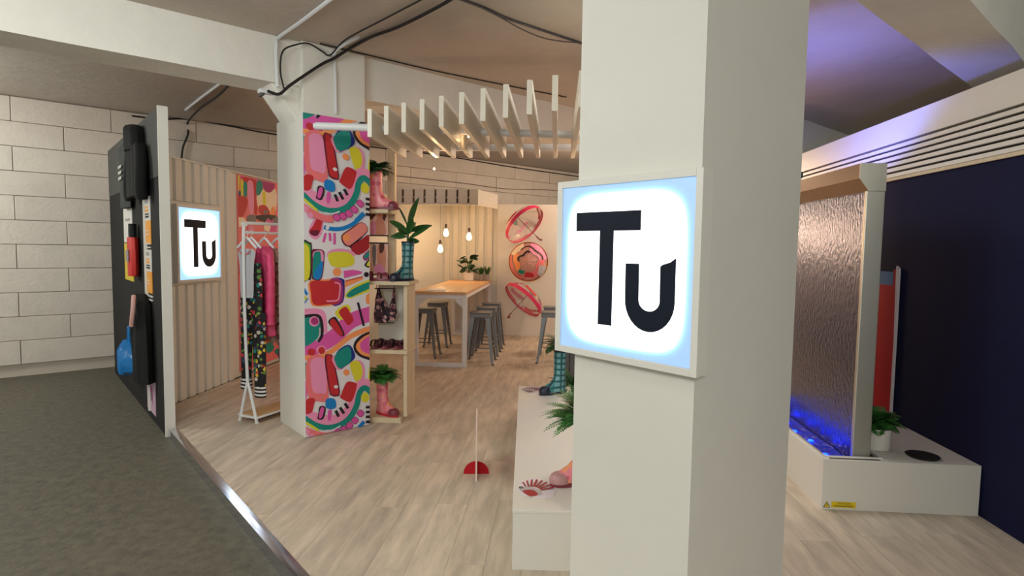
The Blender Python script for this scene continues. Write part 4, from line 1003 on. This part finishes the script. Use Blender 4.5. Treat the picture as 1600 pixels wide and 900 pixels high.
# red-footed standee, seen edge on
sd_ = thing('standee', 'thin upright cut-out board with a red half-round foot', 'standee', (-.545, 4.07, 0), R(7.6))
MB().slab([(0, .0), (.34, .0), (.34, .30), (.22, .475), (.16, .475), (0.01, .37)], (0, 0, 0), (0, 1, 0), (0, 0, 1), (1, 0, 0), -.006, .006).build('board', mat('pale_edge_ply', (226, 206, 190), .6), sd_)
MB().slab([(.0, .01), (.33, .01), (.33, .30), (.22, .47), (.17, .47), (.02, .37)], (0, 0, 0), (0, 1, 0), (0, 0, 1), (1, 0, 0), .0062, .0072).build('printed_face', M_red, sd_)
MB().slab([(.095*math.cos(R(180*i/18)), .095*math.sin(R(180*i/18))) for i in range(19)], (0, .15, .0), (1, 0, 0), (0, 0, 1), (0, 1, 0), -.005, .005).build('foot', M_red, sd_)

# ================================================================== WATER WALL STAND
M_navr = M_black
wp = thing('water_plinth', 'white plinth holding the trough of the water wall', 'plinth', (1.764, 3.882, 0))
PLEN = 2.1
MB().box((0, 0, 0), (.975, .06, .33)).build('front_panel', M_lam, wp)
MB().box((0, .06, 0), (.04, PLEN, .33)).build('side_panel', M_lam, wp)
MB().box((.40, .06, .31), (.975, PLEN, .33)).build('top_panel', M_lam, wp)
MB().box((.04, .06, 0), (.40, PLEN, .22)).build('trough_floor', M_black, wp)
MB().box((.05, .022, .3302), (.37, .044, .3312)).build('slot', M_black, wp)
MB().box((.02, .058, .33), (.40, .066, .338)).build('trough_edge', M_lam, wp); MB().box((.032, .066, .30), (.044, PLEN, .336)).build('trough_edge', M_steel, wp)
# caution sticker
ck = thing('caution_sticker', 'yellow caution sticker low on the water wall plinth', 'sticker', (1.775, 3.8815, .012))
M_yel = mat('sticker_yellow', (238, 206, 24), .5)
MB().box((.052, -.0015, .002), (.205, -.0005, .042)).build('label_sheet', M_yel, ck)
MB().slab([(0, 0), (.046, 0), (.023, .042)], (0, -.0005, 0), (1, 0, 0), (0, 0, 1), (0, -1, 0), 0, .001).build('warning_triangle', M_black, ck)
MB().slab([(.007, .004), (.039, .004), (.023, .034)], (0, -.0016, 0), (1, 0, 0), (0, 0, 1), (0, -1, 0), 0, .0005).build('warning_field', M_yel, ck)
MB().slab([(.026, .026), (.018, .016), (.023, .016), (.020, .006), (.028, .018), (.0235, .018)], (0, -.0022, 0), (1, 0, 0), (0, 0, 1), (0, -1, 0), 0, .0005).build('bolt_mark', M_black, ck)
tx = bpy.data.curves.new('caution_text', 'FONT'); tx.body = 'CAUTION'; tx.size = .02; tx.align_x = 'CENTER'; tx.extrude = .0003
tmp = bpy.data.objects.new('tmp_text', tx); COL.objects.link(tmp); bpy.context.view_layer.update()
tme = bpy.data.meshes.new_from_object(tmp.evaluated_get(bpy.context.evaluated_depsgraph_get())); bpy.data.objects.remove(tmp)
to = bpy.data.objects.new('lettering', tme); COL.objects.link(to); to.parent = ck; to.location = (.128, -.002, .024); to.rotation_euler = (R(90), 0, 0); tme.materials.clear(); tme.materials.append(M_black)
MB().box((.068, -.0021, .010), (.19, -.0016, .013)).build('print_line', M_black, ck); MB().box((.068, -.0021, .016), (.19, -.0016, .018)).build('print_line', M_black, ck)
# water tinted with lamp blue; glowing discs added as glints of submerged lamps
mb = MB(); nx_, ny_ = 14, 80; rw = random.Random(9); vs = []; fs = []
for j in range(ny_+1):
    for i in range(nx_+1):
        vs.append((1.81+.19*i/nx_, 3.952+2.0*j/ny_, .287+rw.uniform(-.0035, .0035)))
for j in range(ny_):
    for i in range(nx_): a = j*(nx_+1)+i; fs.append((a, a+1, a+nx_+2, a+nx_+1))
wm = bpy.data.materials.new('trough_water'); wm.use_nodes = True; b = wm.node_tree.nodes['Principled BSDF']
b.inputs['Base Color'].default_value = (.0, .02, .55, 1); b.inputs['Roughness'].default_value = .12; b.inputs['Transmission Weight'].default_value = .0; b.inputs['Specular IOR Level'].default_value = .3; b.inputs['IOR'].default_value = 1.33  # the lamps' blue light is put into this base colour
wt = mb.add(vs, fs).build('trough_water', wm, None, True)
tag(wt, 'rippling water in the trough, tinted the blue of its lamps', 'water', None, 'stuff')
M_bl = mat('blue_glint', (20, 40, 255), .3, emit=(8, 44, 255), estr=9)
for k, (x_, y_) in enumerate(((1.87, 4.62), (1.90, 4.40), (1.87, 4.10), (1.90, 4.85), (1.93, 5.1), (1.9, 5.5))):
    o = MB().lathe([(.006, 0), (.018, .002), (.02, .008), (.014, .014), (.003, .016)], seg=14).build('glint_disc', M_bl, None, True, loc=(x_, y_, .284))  # glowing disc at the surface, stands in for a submerged lamp's glint
    point('pond_glow', (x_, y_, .325), .035, (.01, .08, 1), .01)
    tag(o, 'small blue glowing disc added as the glint of a submerged lamp', 'lamp', 'blue glint discs on the trough water')
# the water wall itself
ww = thing('water_wall', 'tall stainless steel water wall with rippled metal sheet', 'water feature', (1.985, 3.97, .22))
M_hammer = bpy.data.materials.new('rippled_sheet'); M_hammer.use_nodes = True
N = M_hammer.node_tree.nodes; L = M_hammer.node_tree.links; b = N['Principled BSDF']; b.inputs['Metallic'].default_value = 1; b.inputs['Roughness'].default_value = .22; b.inputs['Base Color'].default_value = lin((114, 122, 150))
tc = N.new('ShaderNodeTexCoord'); mp = N.new('ShaderNodeMapping'); mp.inputs['Scale'].default_value = (1, 1, .6); L.new(tc.outputs['Object'], mp.inputs[0])
no = N.new('ShaderNodeTexNoise'); no.inputs['Scale'].default_value = 42; no.inputs['Detail'].default_value = 5; L.new(mp.outputs[0], no.inputs[0])
bpn = N.new('ShaderNodeBump'); bpn.inputs['Strength'].default_value = .32; bpn.inputs['Distance'].default_value = .02; L.new(no.outputs['Fac'], bpn.inputs['Height']); L.new(bpn.outputs[0], b.inputs['Normal'])
LW = 1.75
MB().box((.02, .05, .0), (.045, LW, 1.9)).build('water_sheet', M_hammer, ww)
MB().prism([(0, 0), (.115, 0), (.115, .05), (.03, .05), (0, .028)], .0, 1.86).build('corner_post', M_steel, ww, bevel=.004)
MB().prism([(0, LW), (.115, LW), (.115, LW+.05), (0, LW+.05)], .0, 1.86).build('corner_post', M_steel, ww, bevel=.004)
hp = [(.115, 1.86), (.115, 2.035), (-.05, 2.035), (-.05, 1.94), (.012, 1.86)]
MB().slab(hp, (0, 0, 0), (1, 0, 0), (0, 0, 1), (0, 1, 0), .004, LW+.05).build('header_trough', mat('bronze_steel', (150, 130, 112), .3, metal=1), ww)
MB().slab(hp, (0, 0, 0), (1, 0, 0), (0, 0, 1), (0, 1, 0), -.004, .004).build('header_end', M_steel, ww)
mb = MB(); 
for k in range(8): mb.ball((-.03+.018*k, .02+.008*(k % 3), 2.037), .014, 1, 1, .35, 6, 5)
mb.build('foil_wrap', mat('crumpled_foil', (220, 216, 205), .3, metal=.8), ww)
MB().box((.05, .05, .0), (.115, LW, 1.86)).build('back_casing', M_steel, ww)
# pot on the plinth
pf = thing('potted_fern', 'bushy green fern in a white pot beside the water wall', 'plant', (2.235, 4.17, .33))
MB().lathe([(.075, 0), (.09, .005), (.098, .15), (.09, .15), (.085, .13), (.01, .125)], seg=24).build('pot', M_pottery, pf, True)
f_ = fern('tmp', (0, 0, 0), 90, .19, 1.2, 31, M_fern, wl_=.05)
for ch in list(f_.children):
    ch.parent = pf; ch.location = (0, 0, .15)
bpy.data.objects.remove(f_)
o = MB().lathe([(.05, .004), (.09, .0), (.1, .012), (.092, .012), (.05, .008)], seg=20).build('black_dish', M_black, None, True, loc=(2.33, 3.99, .33)); o.location = (2.46, 4.02, .33)
tag(o, 'small black dish on the water wall plinth', 'dish')
# neighbouring stand: navy wall, header with slats, pale fascia, red banner
nv = thing('wall_right', 'navy stand wall with a slatted header and pale fascia', 'wall', kind='structure')
XN = 2.75
MB().box((XN, 1.6, 0), (XN+.06, 9.0, 2.28)).build('wall_panel', M_navy, nv)
MB().box((XN-.02, 1.6, 2.275), (XN+.06, 9.0, 2.30)).build('header_trim', M_pine, nv)
MB().box((XN-.02, 1.6, 2.58), (XN+.06, 9.0, 2.785)).build('fascia', M_lam, nv)
MB().box((XN+.03, 1.6, 2.30), (XN+.06, 9.0, 2.58)).build('header_backing', M_black, nv)
for k in range(6):
    z = 2.305+.046*k; MB().box((XN-.01, 1.6, z), (XN+.02, 9.0, z+.030)).build('header_slat', M_lam, nv, bevel=.002)
for k in range(5): MB().box((XN-.02+.06, 4.3+.75*k, 2.70), (XN+2.2, 4.36+.75*k, 2.78)).build('shadow_rafter', M_birch, nv)  # unseen bars added to cast shadows in the blue ceiling light
bn = thing('red_banner', 'tall red banner with white edging on the navy wall', 'banner', (XN, 5.10, 0))
MB().box((-.02, -.2, .33), (-.008, .2, 1.42)).build('banner_sheet', M_red, bn)
for s in (-1, 1): MB().slab([(s*.19, .33), (s*.205, .33), (s*.205, 1.0), (s*.2, 1.56), (s*.165, 1.58), (s*.17, 1.42), (s*.188, 1.0)], (-.006, 0, 0), (0, 1, 0), (0, 0, 1), (1, 0, 0), -.018, 0).build('edge_tape', mat('white_tape', (220, 212, 214), .6), bn)
MB().box((-.02, -.12, 1.42), (-.008, .12, 1.53)).build('blue_patch', mat('mid_blue', (34, 110, 170), .6), bn)
for s in (-1, 1): MB().box((-.02, s*.145-.02, 1.42), (-.008, s*.145+.02, 1.55)).build('red_strap', M_red, bn)
# blue uplighter on top of the water wall
ul = thing('uplighter', 'small black uplighter on top of the water wall', 'lamp', (2.02, 5.2, 2.255))
MB().lathe([(.05, 0), (.05, .01), (.012, .014), (.012, .04), (.045, .05), (.05, .10), (.044, .10), (.04, .07), (.005, .065)], seg=18).build('lamp_body', M_black, ul, True)
sl = bpy.data.lights.new('uplighter_beam', 'SPOT'); sl.energy = 30; sl.color = (.16, .2, 1); sl.spot_size = R(138); sl.spot_blend = .4; sl.shadow_soft_size = .03
so = bpy.data.objects.new('uplighter_beam', sl); COL.objects.link(so); so.location = (2.02, 5.2, 2.38); so.rotation_euler = (Vector((.5, .2, 1))).to_track_quat('-Z', 'Y').to_euler()

# ================================================================== CABLES AND CONDUITS
def zc(px, py, z): return hit(px, py, (0, 0, z), (0, 0, 1))
def fb(px, py, off=.23): return hit(px, py, PC+NF*off, NF)
def cable(name, label, pts, r_, m, cat='cable'):
    o = MB().tube(smooth_line([tuple(p) for p in pts], 6), r_, 6).build(name, m, None, True); tag(o, label, cat); return o
cable('cable', 'thick black cable looping from the column head to the ceiling', [fb(418, 142, .26), fb(436, 147, .29), fb(455, 132, .30), fb(500, 102, .30), fb(522, 91, .30), zc(545, 77, ZC-.02), zc(582, 57, ZC-.02), zc(625, 41, ZC-.02), zc(700, 2, ZC-0.040), zc(740, -30, ZC-0.030)], .013, M_cable)
cable('cable', 'thin black cable rising beside the column head conduit', [fb(444, 140, .31), fb(438, 110, .30), fb(442, 80, .30), fb(462, 70, .30), fb(482, 68, .30), fb(503, 80, .30), fb(516, 86, .30), zc(540, 62, ZC-0.030), zc(600, 30, ZC-0.020), zc(665, -4, ZC-0.020)], .007, M_cable)
cable('conduit', 'white conduit running down the beam and across the ceiling', [fb(434, 136, .24), fb(432, 100, .24), fb(432, 68, .24), zc(436, 58, ZC-0.015), zc(470, 34, ZC-0.015), zc(515, 0, ZC-0.015), zc(540, -18, ZC-0.015)], .014, M_whmet, 'conduit')
cable('conduit', 'white conduit running down the concrete column head', [fb(525, 178, .275), fb(524, 120, .275), fb(523, 84, .275), zc(535, 72, ZC-0.015), zc(560, 58, ZC-0.015)], .012, M_whmet, 'conduit')
cable('cable', 'dark cable clipped along the ceiling parallel to the beam', [zc(500, 68, ZC-0.010), zc(600, 92, ZC-0.010), zc(700, 115, ZC-0.010), zc(885, 152, ZC-0.010)], .006, M_cable)
cable('cable', 'grey cable along the ceiling towards the big column', [zc(712, -4, ZC-0.010), zc(760, 14, ZC-0.010), zc(790, 28, ZC-0.010), zc(840, 45, ZC-0.010), zc(915, 70, ZC-0.010)], .010, mat('grey_cable', (90, 82, 84), .6))
cable('cable', 'slack thin cable hanging below the grey ceiling cable', [zc(740, 6, ZC-0.020), zc(780, 26, ZC-0.050), zc(820, 48, ZC-0.080), zc(860, 62, ZC-0.070), zc(915, 68, ZC-0.020)], .005, mat('grey_cable', (90, 82, 84)))
def fw_(px, py): return hit(px, py+5, w0+NF*.035, NF)
cable('cable', 'black cable clipped along the top of the block wall', [fw_(206, 176), fw_(250, 181), fw_(300, 181), fw_(360, 192), fw_(430, 205), fw_(560, 222), fw_(690, 238), fw_(800, 256), fw_(905, 271)], .012, M_cable)
cable('cable', 'thin cable sagging across the block wall behind the pergola', [fw_(600, 268), fw_(660, 274), fw_(730, 282), fw_(790, 290), fw_(860, 292), fw_(905, 296)], .008, mat('brown_cable', (120, 98, 84), .7))
cable('cable', 'black cable dropping from the ceiling beyond the beam', [zc(362, 128, ZW-0.020), zc(340, 150, ZW-0.040), zc(312, 170, ZW-0.040), *[hit(a, b+5, w0+NF*.055, NF) for a, b in ((293, 187), (294, 204), (286, 225), (283, 250))]], .014, M_cable)
cable('conduit', 'white conduit crossing the ceiling beyond the beam', [zc(345, 130, ZW-0.015), zc(318, 150, ZW-0.015), zc(290, 172, ZW-0.015)], .016, M_whmet, 'conduit')
o = thing('cable_bracket', 'grey bracket under the beam end holding the cables', 'bracket', fb(416, 141, .2))
MB().box((-.06, -.03, -.03), (.06, .03, 0), R(45)).build('plate', M_whmet, o, bevel=.004); MB().box((-.05, -.05, -.045), (-.03, .05, -.03), R(45)).build('arm', M_char, o)
